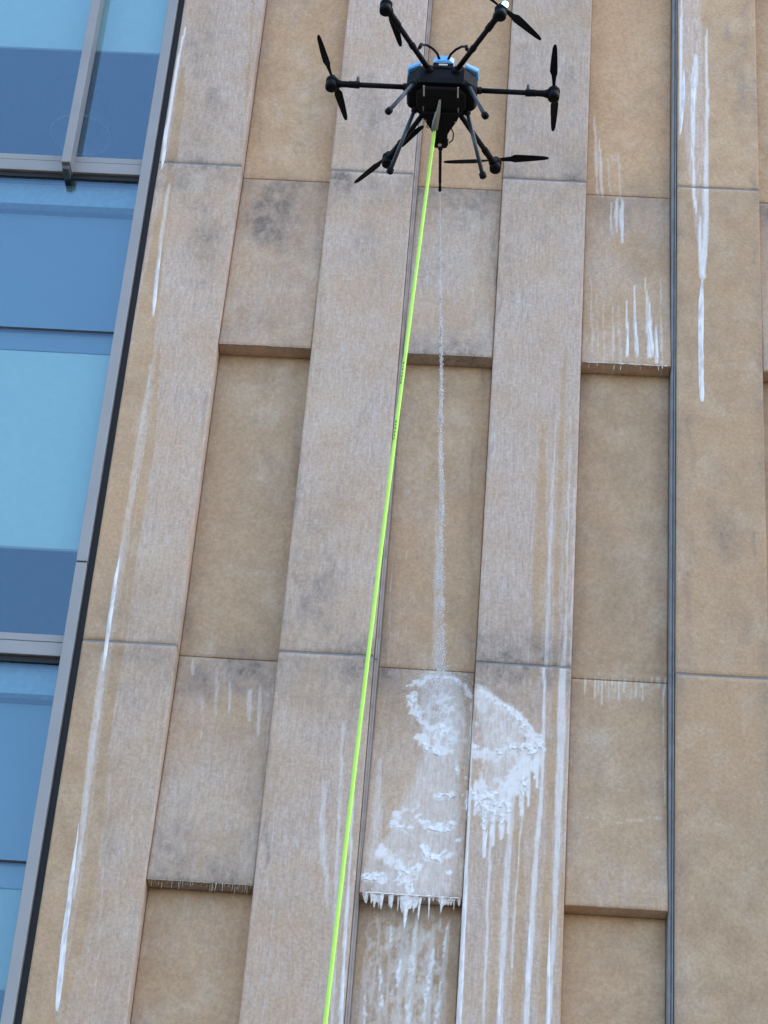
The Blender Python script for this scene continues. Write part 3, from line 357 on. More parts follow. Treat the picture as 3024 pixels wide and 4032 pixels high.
def stone_material():
    m, n, b = nodes('buff_stone'); L = n.links.new
    g = mk(n, 'ShaderNodeNewGeometry'); at = mk(n, 'ShaderNodeAttribute', attribute_name='paint'); ti = mk(n, 'ShaderNodeAttribute', attribute_name='tint')
    sep = mk(n, 'ShaderNodeSeparateColor'); L(at.outputs['Color'], sep.inputs[0])
    H, W, D, Lt = sep.outputs[0], sep.outputs[1], sep.outputs[2], at.outputs['Alpha']
    def noise(scale, detail=4, sx=1, sz=1, rough=.55, dist=0):
        mp = mk(n, 'ShaderNodeMapping'); mp.inputs['Scale'].default_value = (sx, 1, sz); L(g.outputs['Position'], mp.inputs[0])
        t = mk(n, 'ShaderNodeTexNoise'); t.inputs['Scale'].default_value = scale; t.inputs['Detail'].default_value = detail
        t.inputs['Roughness'].default_value = rough; t.inputs['Distortion'].default_value = dist; L(mp.outputs[0], t.inputs[0]); return t.outputs[0]
    def math_(op, a, b_=None, c=None, clamp=False):
        o = mk(n, 'ShaderNodeMath', operation=op); o.use_clamp = clamp
        for i, v in enumerate((a, b_, c)):
            if v is None: continue
            if isinstance(v, (int, float)): o.inputs[i].default_value = v
            else: L(v, o.inputs[i])
        return o.outputs[0]
    def rng(v, a, b_, c, d):
        o = mk(n, 'ShaderNodeMapRange'); L(v, o.inputs[0])
        for i, q in enumerate((a, b_, c, d)): o.inputs[i+1].default_value = q
        return o.outputs[0]
    def mix(f, a, b_, mode='MIX'):
        o = mk(n, 'ShaderNodeMix', data_type='RGBA', blend_type=mode); L(f, o.inputs[0]) if not isinstance(f, float) else setattr(o.inputs[0], 'default_value', f)
        for i, v in ((6, a), (7, b_)):
            if isinstance(v, tuple): o.inputs[i].default_value = v+(1,)
            else: L(v, o.inputs[i])
        return o.outputs[2]
    big = noise(.9, 5); mid = noise(5, 6, rough=.65); grain = noise(48, 3, rough=.5, dist=.6); strk = noise(14, 5, 2.2, .22, .65); strk2 = noise(40, 3, 1.8, .25); cloud = noise(2.2, 7, rough=.6); fine = noise(160, 2); cloud2 = noise(3.1, 6, 1, .8, .62, .4); worm = noise(26, 4, 1, .55, .6, 1.5)
    base = mix(rng(mid, .35, .65, 0, 1), TAN_A, TAN_B)
    base = mix(rng(big, .38, .62, 0, .7), base, TAN_C)
    # film of dried cleaning residue (pinkish grey)
    h = math_('ADD', H, math_('MULTIPLY', math_('SUBTRACT', strk, .5), .8))
    h = math_('ADD', h, math_('MULTIPLY', math_('SUBTRACT', worm, .5), .3))
    h = math_('ADD', h, math_('MULTIPLY', math_('SUBTRACT', cloud, .52), 1.7))
    h = math_('MULTIPLY', rng(h, .12, 1.0, 0, 1), rng(H, .02, .2, 0, 1), clamp=True)
    film = mix(rng(strk2, .35, .65, 0, 1), FILM_A, FILM_B)
    c = mix(h, base, film)
    # pale flecks in the film
    fleck = noise(30, 3, 1.1, .42, .55, .8); fl = math_('MULTIPLY', rng(fleck, .56, .70, 0, .5), math_('MULTIPLY', h, rng(cloud, .42, .62, .1, 1), clamp=True)); dk = math_('MULTIPLY', rng(fleck, .44, .33, 0, .28), h)
    c = mix(dk, c, (.36, .28, .225))
    vs = noise(9, 5, 3.2, .16, .6); c = mix(math_('MULTIPLY', rng(vs, .54, .68, 0, .5), h), c, (.33, .265, .215))
    c = mix(fl, c, (.66, .60, .56))
    # grime, with shade painted along the recess sides
    d = math_('MULTIPLY', math_('MULTIPLY', rng(cloud, .32, .64, .35, 1.5), rng(noise(11, 6, 1, .8, .7), .36, .62, .35, 1.35)), D)
    d = math_('MULTIPLY', d, rng(worm, .3, .7, .55, 1.2), clamp=True)
    c = mix(d, c, GRIME_SHADE)
    amb = math_('MULTIPLY', rng(cloud, .54, .74, 0, 1), rng(worm, .4, .65, .2, 1)); c = mix(math_('MULTIPLY', amb, .6), c, GRIME_SOFT)
    lp = math_('MULTIPLY', rng(cloud2, .52, .7, 0, .55), rng(worm, .35, .65, .4, 1)); c = mix(lp, c, (.58, .47, .35))
    # light scuffs
    c = mix(math_('MULTIPLY', Lt, rng(mid, .3, .7, .3, 1.2), clamp=True), c, (.66, .56, .42))
    # grain
    gr = math_('ADD', rng(grain, .3, .7, .88, 1.12), rng(fine, .3, .7, -.06, .06))
    sc_ = mk(n, 'ShaderNodeVectorMath', operation='SCALE'); L(c, sc_.inputs[0]); L(gr, sc_.inputs['Scale'])
    tn = mix(1.0, sc_.outputs[0], ti.outputs['Color'], 'MULTIPLY')
    # white residue
    wv = math_('ADD', W, math_('MULTIPLY', math_('SUBTRACT', strk2, .5), .55)); wv = math_('ADD', wv, math_('MULTIPLY', math_('SUBTRACT', worm, .5), .5))
    wv = math_('MULTIPLY', rng(wv, .08, 1.0, 0, .97), rng(W, .03, .15, 0, 1), clamp=True)
    c = mix(wv, tn, WHITE)
    L(c, b.inputs['Base Color']); b.inputs['Roughness'].default_value = .82; b.inputs['Specular IOR Level'].default_value = .3
    bp = mk(n, 'ShaderNodeBump'); bp.inputs['Strength'].default_value = .35; bp.inputs['Distance'].default_value = .004
    L(math_('ADD', grain, math_('MULTIPLY', mid, 1.2)), bp.inputs['Height']); L(bp.outputs[0], b.inputs['Normal'])
    return m
TAN_A, TAN_B, TAN_C = (.40, .268, .162), (.51, .355, .222), (.505, .325, .188)
FILM_A, FILM_B = (.475, .358, .282), (.60, .472, .388)
GRIME_SHADE, GRIME_SOFT, WHITE = (.21, .165, .13), (.30, .235, .17), (.80, .765, .73)
STONE = stone_material()
SEAL = plain('grey_sealant', (.22, .23, .24), .6, var=.18, scale=12)
BLACKGAP = plain('black_gasket', (.012, .012, .014), .7)
ALU = plain('grey_aluminium', (.30, .285, .27), .5, metal=.2, var=.05, scale=4)
ALU_DARK = plain('dark_aluminium', (.10, .105, .11), .4, metal=.2)
CONC = plain('core_concrete', (.22, .2, .18), .9)
ROOM = plain('dark_interior', (.03, .035, .045), .9)
BLIND = plain('pale_blind', (.62, .64, .60), .9, var=.03)
SPAN = plain('blue_grey_backpan', (.20, .25, .32), .7, var=.04, scale=2)
SEAL_WARM = plain('stone_coloured_sealant', (.36, .31, .27), .7, var=.18, scale=12)
PAVE = plain('paving', (.06, .05, .04), .9, scale=.6, var=.2, bump=.2)
CARBON = plain('black_carbon', (.006, .006, .008), .6, spec=.15, var=.2)
PLAST = plain('black_plastic', (.005, .005, .006), .6, spec=.12, var=.2)
TUBEM = plain('slate_tube', (.02, .028, .038), .35, var=.15)
BLUE = plain('blue_shell', (.16, .46, .80), .3, coat=.5, var=.04)
SILV = plain('grey_fitting', (.28, .28, .27), .4, metal=.6)
PALE = plain('pale_plate', (.55, .53, .46), .5)
HOSE = plain('lime_hose', (.47, .80, .075), .38, var=.06, scale=30, spec=.5)
INK = plain('black_print', (.02, .05, .01), .6)
LAMPM = plain('lamp_shade_white', (.5, .55, .6), .6)
def foam_material():
    m, n, b = nodes('white_foam'); L = n.links.new
    g = mk(n, 'ShaderNodeNewGeometry'); t = mk(n, 'ShaderNodeTexNoise'); t.inputs['Scale'].default_value = 45; t.inputs['Detail'].default_value = 5; L(g.outputs['Position'], t.inputs[0])
    cr = mk(n, 'ShaderNodeValToRGB'); cr.color_ramp.elements[0].color = (.62, .59, .56, 1); cr.color_ramp.elements[1].color = (.88, .845, .81, 1)
    cr.color_ramp.elements[0].position = .35; cr.color_ramp.elements[1].position = .6
    L(t.outputs[0], cr.inputs[0]); L(cr.outputs[0], b.inputs['Base Color']); b.inputs['Roughness'].default_value = .45
    bp = mk(n, 'ShaderNodeBump'); bp.inputs['Strength'].default_value = .5; bp.inputs['Distance'].default_value = .006; L(t.outputs[0], bp.inputs['Height']); L(bp.outputs[0], b.inputs['Normal'])
    return m
FOAM = foam_material()
DRIPM = plain('tan_drip', (.46, .41, .34), .5)
BLIND_GREY = plain('grey_blind', (.36, .40, .40), .9, var=.03)
RUNM = plain('white_residue', (.80, .765, .74), .45, var=.06, scale=9, bump=.06)
_n = RUNM.node_tree; _g = mk(_n, 'ShaderNodeNewGeometry'); _mp = mk(_n, 'ShaderNodeMapping'); _mp.inputs['Scale'].default_value = (1, 1, .22); _n.links.new(_g.outputs['Position'], _mp.inputs[0])
_t = mk(_n, 'ShaderNodeTexNoise'); _t.inputs['Scale'].default_value = 32; _t.inputs['Detail'].default_value = 5; _n.links.new(_mp.outputs[0], _t.inputs[0])
_r = mk(_n, 'ShaderNodeMapRange'); _n.links.new(_t.outputs[0], _r.inputs[0]); _r.inputs[1].default_value = .36; _r.inputs[2].default_value = .56; _r.inputs[3].default_value = .62; _r.inputs[4].default_value = 1
_tr = mk(_n, 'ShaderNodeBsdfTransparent'); _mx = mk(_n, 'ShaderNodeMixShader'); _n.links.new(_r.outputs[0], _mx.inputs[0]); _n.links.new(_tr.outputs[0], _mx.inputs[1])
_n.links.new(_n.nodes['Principled BSDF'].outputs[0], _mx.inputs[2]); _n.links.new(_mx.outputs[0], _n.nodes['Material Output'].inputs[0])
def water_material(name='spray_water', a0=.95, a1=.95):
    m, n, b = nodes(name); L = n.links.new
    b.inputs['Base Color'].default_value = (.93, .94, .95, 1); b.inputs['Roughness'].default_value = .35
    lw = mk(n, 'ShaderNodeLayerWeight'); lw.inputs[0].default_value = .35
    mr = mk(n, 'ShaderNodeMapRange'); L(lw.outputs[1], mr.inputs[0]); mr.inputs[3].default_value = a0; mr.inputs[4].default_value = a1
    tr = mk(n, 'ShaderNodeBsdfTransparent'); mx = mk(n, 'ShaderNodeMixShader'); L(mr.outputs[0], mx.inputs[0])
    if a0 != a1:
        g = mk(n, 'ShaderNodeNewGeometry'); t = mk(n, 'ShaderNodeTexNoise'); t.inputs['Scale'].default_value = 9; t.inputs['Detail'].default_value = 5; L(g.outputs['Position'], t.inputs[0])
        r2 = mk(n, 'ShaderNodeMapRange'); L(t.outputs[0], r2.inputs[0]); r2.inputs[1].default_value = .35; r2.inputs[2].default_value = .65; r2.inputs[3].default_value = .15; r2.inputs[4].default_value = 1
        mu = mk(n, 'ShaderNodeMath', operation='MULTIPLY'); L(mr.outputs[0], mu.inputs[0]); L(r2.outputs[0], mu.inputs[1]); L(mu.outputs[0], mx.inputs[0])
    tl = mk(n, 'ShaderNodeBsdfTranslucent'); tl.inputs[0].default_value = (.95, .95, .95, 1); m2 = mk(n, 'ShaderNodeMixShader'); m2.inputs[0].default_value = .45; L(b.outputs[0], m2.inputs[1]); L(tl.outputs[0], m2.inputs[2])
    out = n.nodes['Material Output']; L(tr.outputs[0], mx.inputs[1]); L(m2.outputs[0], mx.inputs[2]); L(mx.outputs[0], out.inputs[0])
    return m
MIST = water_material('fine_mist', .36, 0.0)
WATER = water_material()
def glass_material():
    m, n, b = nodes('blue_coated_glass'); L = n.links.new; n.nodes.remove(b)
    gl = mk(n, 'ShaderNodeBsdfGlossy'); gl.inputs['Color'].default_value = (.60, .80, .95, 1); gl.inputs['Roughness'].default_value = .015
    tr = mk(n, 'ShaderNodeBsdfTransparent'); tr.inputs['Color'].default_value = (.79, .90, .90, 1)
    lw = mk(n, 'ShaderNodeLayerWeight'); lw.inputs[0].default_value = .14
    ad = mk(n, 'ShaderNodeMath', operation='ADD'); ad.inputs[1].default_value = GLASS_R; L(lw.outputs[1], ad.inputs[0])
    mx = mk(n, 'ShaderNodeMixShader'); L(ad.outputs[0], mx.inputs[0]); L(tr.outputs[0], mx.inputs[1]); L(gl.outputs[0], mx.inputs[2]); L(mx.outputs[0], n.nodes['Material Output'].inputs[0])
    return m
GLASS_R = .06
GLASS = glass_material()
SPAN_LIGHT = plain('pale_reflection', (.34, .40, .48), .8)  # pale colour painting the transom's reflection in the spandrel glass
LAMPM_DIM = plain('lamp_shade_grey', (.16, .18, .22), .7)
LED = 3.0
SPLZ = GZ-.52
# ------------------------------------------------------------------ ground and building core
FLOOR = 3.927; LEDGE = 2.356; DEEP = .1374
ground = MB().box(-400, 400, -600, 300, -.4, 0).build('ground', PAVE); ground['kind'] = 'structure'
# column boundaries (x) of the stone cladding: odd columns stand proud, even ones are recessed
XB = [0, .5993, 1.2414, 1.838, 2.4773, 3.0733, 3.72, 4.2992]
while len(XB) < 26: XB.append(round(XB[-1]+(.64 if len(XB) % 2 == 0 else .60), 4))
wall = tag(empty('stone_clad_wall', (8, .3, 0)), 'tall buff stone panelled wall with proud and recessed strips and pale wash stains', 'wall')
def par(o, p):                                   # parent while keeping world coordinates
    o.parent = p; o.matrix_parent_inverse = Matrix.Translation(-p.location); return o
def add_to(o, p): return par(o, p)
BY_TYPE = {'P': [], 'S': [], 'R': []}
for s in STROKES: pass
def film_has(x0, x1): return x0 > 1.7 and x1 < 3.2
def foam_value(gx, gz, Cs, seed):
    M = np.zeros_like(gx)
    for k, c in enumerate(Cs):
        mw = max(p[2] for p in c[3])+.04
        if min(p[0] for p in c[3])-mw > gx.max() or max(p[0] for p in c[3])+mw < gx.min() or min(p[1] for p in c[3])-mw > gz.max() or max(p[1] for p in c[3])+mw < gz.min(): continue
        M = np.maximum(M, 1.15*c[1]*stroke(gx, gz, c[3], c[2]*.75, .014, 25, 25, seed+k))
    rid = 1-np.abs(2*fbm(gx*26, gz*22, 3, 50)-1)                  # lacy ridges
    blob = fbm(gx*16, gz*12, 4, 80); fine_ = fbm(gx*60, gz*50, 2, 90)
    return M*(.12+.95*np.clip((rid-.62)*2.4, 0, 1)+.75*(blob-.3))+.25*(fine_-.5)*M
def paint(gx, gz, base, seed):
    """wear masks on the panel's grid: film, white residue, grime with painted recess-side shade, light scuff"""
    x0, x1, z0, z1 = gx.min(), gx.max(), gz.min(), gz.max()
    H = np.full_like(gx, base); H *= 1-.25*fbm(gx*1.5, gz*1.1, 3, seed)
    W = np.zeros_like(gx); D = np.zeros_like(gx); Lt = np.zeros_like(gx); X = np.zeros_like(gx)
    for k, (ch, st, soft, pts) in enumerate(STROKES):
        mw = max(p[2] for p in pts)+.02
        if max(p[0] for p in pts)+mw < x0 or min(p[0] for p in pts)-mw > x1 or max(p[1] for p in pts)+mw < z0 or min(p[1] for p in pts)-mw > z1: continue
        big = ch in 'DL'
        m = st*stroke(gx, gz, pts, soft, .045 if big else .007, 4 if big else 22, 4 if big else 5, 100+k)
        if ch == 'H': H = np.maximum(H, m)
        elif ch == 'W': W = np.maximum(W, m)
        elif ch == 'F':
            m0 = stroke(gx, gz+(fbm(gx*18, gz*18, 3, 71)-.5)*.05, pts, soft, .045, 20, 20, 300+k); n1 = fbm(gx*20, gz*15, 4, 61); n2 = fbm(gx*55, gz*8, 3, 62); rd = 1-np.abs(2*fbm(gx*30, gz*26, 3, 63)-1)
            v = min(st, .8)*m0*1.1+(n1-.5)*1.7+(n2-.5)*.6+(rd-.75)*1.1
            W = np.maximum(W, np.clip(v*1.1-.1, 0, .92)*np.clip(m0*5, 0, 1)*min(1, st+.15))
        elif ch == 'D':
            m = m*np.clip(fbm(gx*4.5, gz*3, 5, 900+k)*2.4-.5, .15, 1.2)
            D = 1-(1-D)*(1-m)
        elif ch == 'L': Lt = np.maximum(Lt, m)
        elif ch == 'X': X = np.maximum(X, m)
    H *= 1-X
    if z0 < GZ and film_has(x0, x1): W = np.maximum(W, np.clip(foam_value(gx, gz, CLUMPS, 11)*2.2-.1, 0, 1))
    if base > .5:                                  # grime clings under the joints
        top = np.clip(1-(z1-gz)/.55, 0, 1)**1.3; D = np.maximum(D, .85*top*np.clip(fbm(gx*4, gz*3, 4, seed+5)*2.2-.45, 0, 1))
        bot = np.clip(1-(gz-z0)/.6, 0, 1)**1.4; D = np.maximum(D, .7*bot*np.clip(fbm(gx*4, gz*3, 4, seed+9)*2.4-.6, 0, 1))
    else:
        sd_ = np.minimum(gx-x0, x1-gx); D = np.maximum(D, .38*np.clip(1-sd_/.09, 0, 1)*np.clip(fbm(gx*8, gz*1.6, 4, seed+21)*3-1, 0, 1))  # darkens side edges: painted recess shade broken up with run-off dirt
    return np.stack([H, W, D, Lt], -1)
def panel(x0, x1, z0, z1, yfun, film, fine, cham=.006, name='stone_panel', seed=0):
    dx, dz = (.0105, .024) if fine else (.12, .4)
    if fine and z0 < GZ and 1.7 < x0 < 3: dx, dz = .008, .010
    nx = max(3, int((x1-x0)/dx)); nz = max(3, int((z1-z0)/dz))
    xs = np.concatenate([[x0], np.linspace(x0+cham, x1-cham, nx), [x1]]); zs = np.concatenate([[z0], np.linspace(z0+cham, z1-cham, nz), [z1]])
    gx, gz = np.meshgrid(xs, zs); gy = yfun(gz)+.0
    edge = np.zeros_like(gx, bool); edge[0] = edge[-1] = True; edge[:, 0] = edge[:, -1] = True
    # slightly uneven, worn arrises
    chip = .6+.8*fbm(gx*9+seed, gz*9, 3, seed+3)
    gy = gy+np.where(edge, cham*chip, 0)
    R, C = gx.shape; V = np.stack([gx, gy, gz], -1).reshape(-1, 3)
    ii = np.arange(R*C).reshape(R, C)
    Fq = np.stack([ii[:-1, :-1], ii[:-1, 1:], ii[1:, 1:], ii[1:, :-1]], -1).reshape(-1, 4)
    ring = np.concatenate([ii[0, :], ii[1:, -1], ii[-1, -2::-1], ii[-2:0:-1, 0]])
    bk = V[ring].copy(); bk[:, 1] = .34; n0 = len(V); V = np.concatenate([V, bk]); k = np.arange(len(ring)); k2 = (k+1) % len(ring)
    Fs = np.stack([ring[k], n0+k, n0+k2, ring[k2]], -1)
    Fa = np.concatenate([Fq, Fs])
    me = bpy.data.meshes.new(name); me.vertices.add(len(V)); me.vertices.foreach_set('co', V.ravel().astype(np.float32))
    me.loops.add(Fa.size); me.loops.foreach_set('vertex_index', Fa.ravel().astype(np.int32)); me.polygons.add(len(Fa))
    me.polygons.foreach_set('loop_start', (np.arange(len(Fa))*4).astype(np.int32)); me.polygons.foreach_set('loop_total', np.full(len(Fa), 4, np.int32))
    me.update(calc_edges=True)
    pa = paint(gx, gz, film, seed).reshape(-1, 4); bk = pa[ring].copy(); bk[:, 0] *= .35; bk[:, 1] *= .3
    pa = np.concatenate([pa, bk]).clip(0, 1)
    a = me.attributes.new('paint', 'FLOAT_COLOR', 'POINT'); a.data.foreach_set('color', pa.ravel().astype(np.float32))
    r = random.Random(seed*13+5); v = 1+r.uniform(-.045, .045); t = r.uniform(-.02, .02)
    v += .10 if z0 > GZ+3.0 and z0 < GZ+6 and film < .4 else 0; t += .045 if film < .4 and z0 > GZ+3 else 0
    tc = np.tile(np.array([v+t, v, v-t, 1.]), (len(V), 1)); a = me.attributes.new('tint', 'FLOAT_COLOR', 'POINT'); a.data.foreach_set('color', tc.ravel().astype(np.float32))
    me.materials.append(STONE); o = bpy.data.objects.new(name, me); link(o); add_to(o, wall); return o
FP = {1: (.75, .8, .95), 3: (.78, .82, 1.0), 5: (.85, .92, .85), 7: (.06, .10, .14), 9: (0, 0, 0), 11: (0, 0, 0)}
FR = {2: (.25, .12, .22), 4: (.35, .22, .08), 6: (.05, .03, .06), 8: (0, 0, 0), 10: (0, 0, 0), 12: (0, 0, 0)}
FS = {2: (.68, .55), 4: (.72, .66), 6: (.22, .45), 8: (.1, .55), 10: (0, 0), 12: (0, 0)}
def pick(t, n): return t[max(0, min(len(t)-1, n+1))]
for c in range(1, len(XB)-1):
    xa, xb = XB[c-1], XB[c]
    for n in range(-2, 4):
        zj = GZ+n*FLOOR; fine = c <= 8 and -1 <= n <= 1; sd = c*20+n+5
        if c % 2:                                   # proud column: one panel per storey
            ztop = zj+FLOOR-.006
            panel(xa, xb, zj+.006, ztop, lambda z: z*0, pick(FP.get(c, (0,)), n), fine, .007, seed=sd)
            m = MB().box(xa+.004, xb-.004, .007, .05, zj-.012, zj+.012)
            add_to(m.build('sealant_joint', SEAL), wall)
        else:
            xl = xa+(.029 if c == 4 else .003); xr = xb-(.038 if c == 6 else .003)
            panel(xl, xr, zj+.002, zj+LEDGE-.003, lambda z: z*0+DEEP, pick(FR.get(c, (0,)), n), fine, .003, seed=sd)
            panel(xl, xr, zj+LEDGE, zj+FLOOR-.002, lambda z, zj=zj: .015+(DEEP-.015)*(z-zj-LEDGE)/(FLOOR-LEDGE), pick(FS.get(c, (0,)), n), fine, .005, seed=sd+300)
for xa, xb, y, sm_ in ((1.8385, 1.8665, .035, SEAL_WARM), (3.6845, 3.7175, .022, SEAL)):       # long vertical sealant joints: two lips and a groove
    for n in range(-2, 4):
        z0 = GZ+n*FLOOR+.002; z1 = z0+FLOOR-.004; w_ = xb-xa; gd = .016 if sm_ is SEAL else .003
        prof = [(xa, y+.012), (xa+w_*.18, y), (xa+w_*.36, y+.002), (xa+w_*.46, y+gd), (xa+w_*.58, y+gd), (xa+w_*.68, y+.001), (xa+w_*.86, y), (xb, y+.014), (xb, .3), (xa, .3)]
        add_to(MB().prism(prof, z0, z1).build('sealant_joint', sm_), wall)
TOPZ = GZ+4*FLOOR
add_to(MB().box(-.0, XB[-2], .345, .8, 0, TOPZ-.1).build('core_wall', CONC), wall)
add_to(MB().box(-.02, XB[-2], -.03, .8, TOPZ+.002, TOPZ+.3, .01).build('coping', STONE), wall)
add_to(MB().box(0.0, XB[-2], .02, .34, .0, GZ-2*FLOOR-.012).build('plinth', CONC), wall)
# ------------------------------------------------------------------ glazed front beside it
gw = tag(empty('glazed_front', (-2.5, .3, 0)), 'blue reflective glazed front with grey aluminium frames left of the stone wall', 'glass wall')
def gp(mb, name, mat): return add_to(mb.build(name, mat), gw)
GXL = -5.2
gp(MB().box(-.046, -.002, .03, .40, 0, TOPZ), 'gasket', BLACKGAP)
for z0, z1 in ((0, GZ-3.37), (GZ-3.36, GZ+.552), (GZ+.562, GZ+8.4), (GZ+8.41, TOPZ)):
    gp(MB().box(-.118, -.047, -.02, .2, z0, z1, .003), 'jamb_frame', ALU)
for n in range(-2, 4):
    zb = GZ+n*FLOOR
    gp(MB().box(GXL, -.12, .015, .14, zb+.045-.012, zb+.055, .002), 'transom', ALU_DARK) if False else None
    gp(MB().box(GXL, -.12, .03, .14, zb-.012, zb+.040, .003), 'transom', ALU)
    gp(MB().box(GXL, -.12, .02, .14, zb-.115, zb-.020, .003), 'transom', ALU)
    gp(MB().box(GXL, -.12, .05, .14, zb-.020, zb-.012), 'transom_seal', BLACKGAP)
    gp(MB().box(GXL, -.12, .045, .14, zb-.155, zb-.116), 'gasket', BLACKGAP)
    gp(MB().box(GXL, -.12, .057, .12, zb+2.425, zb+2.440), 'pane_joint', BLACKGAP)
    # vision zone zb+.04 .. zb+2.425 ; spandrel zone zb+2.44 .. zb+3.77
    fins = [-.645, -2.6] if n == 1 else ([-1.95, -3.9] if n % 2 == 0 else [-1.6, -3.2])
    xs = [-.12]+fins+[GXL]
    for a, b in zip(xs[:-1], xs[1:]):
        gp(MB().box(b+.006, a-.006, .060, .072, zb+.041, zb+2.424), 'glass_pane', GLASS)
        gp(MB().box(b+.006, a-.006, .060, .072, zb+2.441, zb+3.771), 'glass_pane', GLASS)
    for fx in fins:
        gp(MB().box(fx-.034, fx+.030, -.10, .058, zb-.125, zb+2.42, .003), 'mullion_fin', ALU)
        gp(MB().box(fx-.028, fx-.018, .0, .059, zb+.042, zb+2.42), 'fin_gasket', BLACKGAP) if False else None
        gp(MB().box(fx-.026, fx+.022, -.07, .05, zb-.165, zb-.126, .003), 'fin_bracket', ALU_DARK)
    # back pan of the spandrel with pale strip imitating the transom reflection, blind, room
    gp(MB().box(GXL, -.12, .22, .24, zb+2.45, zb+3.56), 'back_pan', SPAN)
    gp(MB().box(GXL, -.12, .13, .20, zb+3.59, zb+3.775), 'reflection_strip', BLIND if False else SPAN_LIGHT)
    bl = {1: 1.14, 0: .713, -1: 1.667}.get(n, 1.2)
    gp(MB().box(GXL, -.13, .10, .104, zb+bl, zb+2.27), 'roller_blind', BLIND if n != -1 else BLIND_GREY)
    gp(MB().box(GXL, -.13, .095, .110, zb+bl-.02, zb+bl-.001, .003), 'blind_rail', ALU)
    gp(MB().box(GXL, -.12, .10, .5, zb+2.28, zb+2.42), 'blind_box', SPAN)
    gp(MB().box(GXL, -.12, .50, 5.0, zb+2.45, zb+3.9), 'floor_slab', ROOM)
gp(MB().box(GXL, .0, 5.0, 5.2, 0, TOPZ), 'room_back_wall', ROOM)
gp(MB().box(GXL-.2, GXL, .06, 5.2, 0, TOPZ), 'end_wall', CONC)
gp(MB().box(-.001, .12, .81, 5.2, 0, TOPZ), 'room_side_wall', ROOM)
gp(MB().box(GXL-.2, .2, .2, 5.2, TOPZ+.01, TOPZ+.3), 'roof_slab', CONC)
# round lamp seen faintly through the upper glass
lz = GZ+5.01; lx, ly = -.845, 1.0
lamp = tag(empty('pendant_lamp', (lx, ly, lz)), 'faint round drum lamp hanging behind the dark upper window', 'lamp')
mb = MB(); N = 28
ring = [(.235, 0), (.228, .01), (.15, .42), (.145, .42), (.222, .01), (.229, 0)]
Vv = []; Ff = []
for r_, h_ in ring[:5]: Vv += [(r_*math.cos(2*math.pi*k/N), r_*math.sin(2*math.pi*k/N), h_) for k in range(N)]
for i in range(4):
    for k in range(N): Ff.append((i*N+k, i*N+(k+1) % N, (i+1)*N+(k+1) % N, (i+1)*N+k))
mb.add(Vv, Ff); mb.build('lamp_shade', LAMPM_DIM, lamp, True)
MB().tube([(0, 0, .42), (0, 0, 1.0)], .006).build('rod', ALU, lamp)
rim = MB().tube([(.236*math.cos(2*math.pi*k/N), .236*math.sin(2*math.pi*k/N), 0) for k in range(N+1)], .007, 8, False); rim.build('rim', LAMPM, lamp, True)

# ------------------------------------------------------------------ foam and residue lying on the stone
def ysurf(x, z):
    c = max(1, next((i for i in range(1, 12) if XB[i] > x), 11))
    if c % 2: return 0.0
    u = (z-GZ) % FLOOR
    return DEEP if u < LEDGE else .015+(DEEP-.015)*(u-LEDGE)/(FLOOR-LEDGE)
RUN_LABELS = [
 'short bright white run at the top of the leftmost stone strip beside the dark gasket',
 'white run ending in a point on the leftmost strip just below the upper joint',
 'white run crossing the lower joint of the leftmost stone strip',
 'long bright white run with rounded tip at the bottom of the leftmost strip',
 'long thick white run with rounded end right of the long grey sealant joint',
 'short white run hugging the grey sealant joint near the top of the right strip',
 'broad white dab at the head of the residue high on the right strip',
 'thin white drip second from the left of four above the right ledge',
 'short white drip above the right ledge, leftmost of the four',
 'widest white drip above the right ledge, slanting to the right',
 'rightmost white drip above the right ledge near the grey sealant',
 'short pointed white drip hanging below the foam fan, nearest the splash',
 'white drip low down on the strip below the foam fan, beside the tan band',
 'white run along the left edge of the strip below the foam fan',
 'rightmost white run at the bottom of the strip below the foam fan',
 'short white run at the bottom edge of the strip, between tan bands',
 'pale white run beside the lower end of the green hose']
for i, (pl, pts) in enumerate(RUNS):
    P = []
    pts = [p for p in pts]
    for a, b in zip(pts[:-1], pts[1:]):
        k = max(2, int(abs(a[1]-b[1])/.03))
        for j in range(k): t = j/k; P.append([a[q]*(1-t)+b[q]*t for q in range(3)])
    P.append(list(pts[-1]))
    zz = np.array([p[1] for p in P]); nn = fbm(zz*5, zz*0+i*3.3, 3, 5)-.5; n2 = fbm(zz*9, zz*0+i*7.1, 3, 9)-.5
    for p, a, b in zip(P, nn, n2): p[0] += a*.009; p[2] = max(.002, p[2]*(1+b*.35))
    # round off both ends
    L_ = len(P)
    for j, p in enumerate(P):
        e = min(j, (L_-1-j))
        if j > L_/2: p[2] *= (.45, .8, .95)[min(e, 2)] if e < 3 else 1
        else: p[2] *= min(1, .25+e/(L_*.35))
    V = []; Fc = []; m_ = 7
    for x, z, hw in P:
        y = ysurf(x, z)
        for k in range(m_):
            a = math.pi*k/(m_-1); V.append((x-math.cos(a)*hw, y+.001-math.sin(a)*min(.006, hw*.55), z))
    for j in range(len(P)-1):
        for k in range(m_-1): Fc.append((j*m_+k, (j+1)*m_+k, (j+1)*m_+k+1, j*m_+k+1))
    o = obj('foam_run', V, Fc, RUNM, None, True)
    tag(o, RUN_LABELS[i], 'foam run', 'white foam runs on the stone')
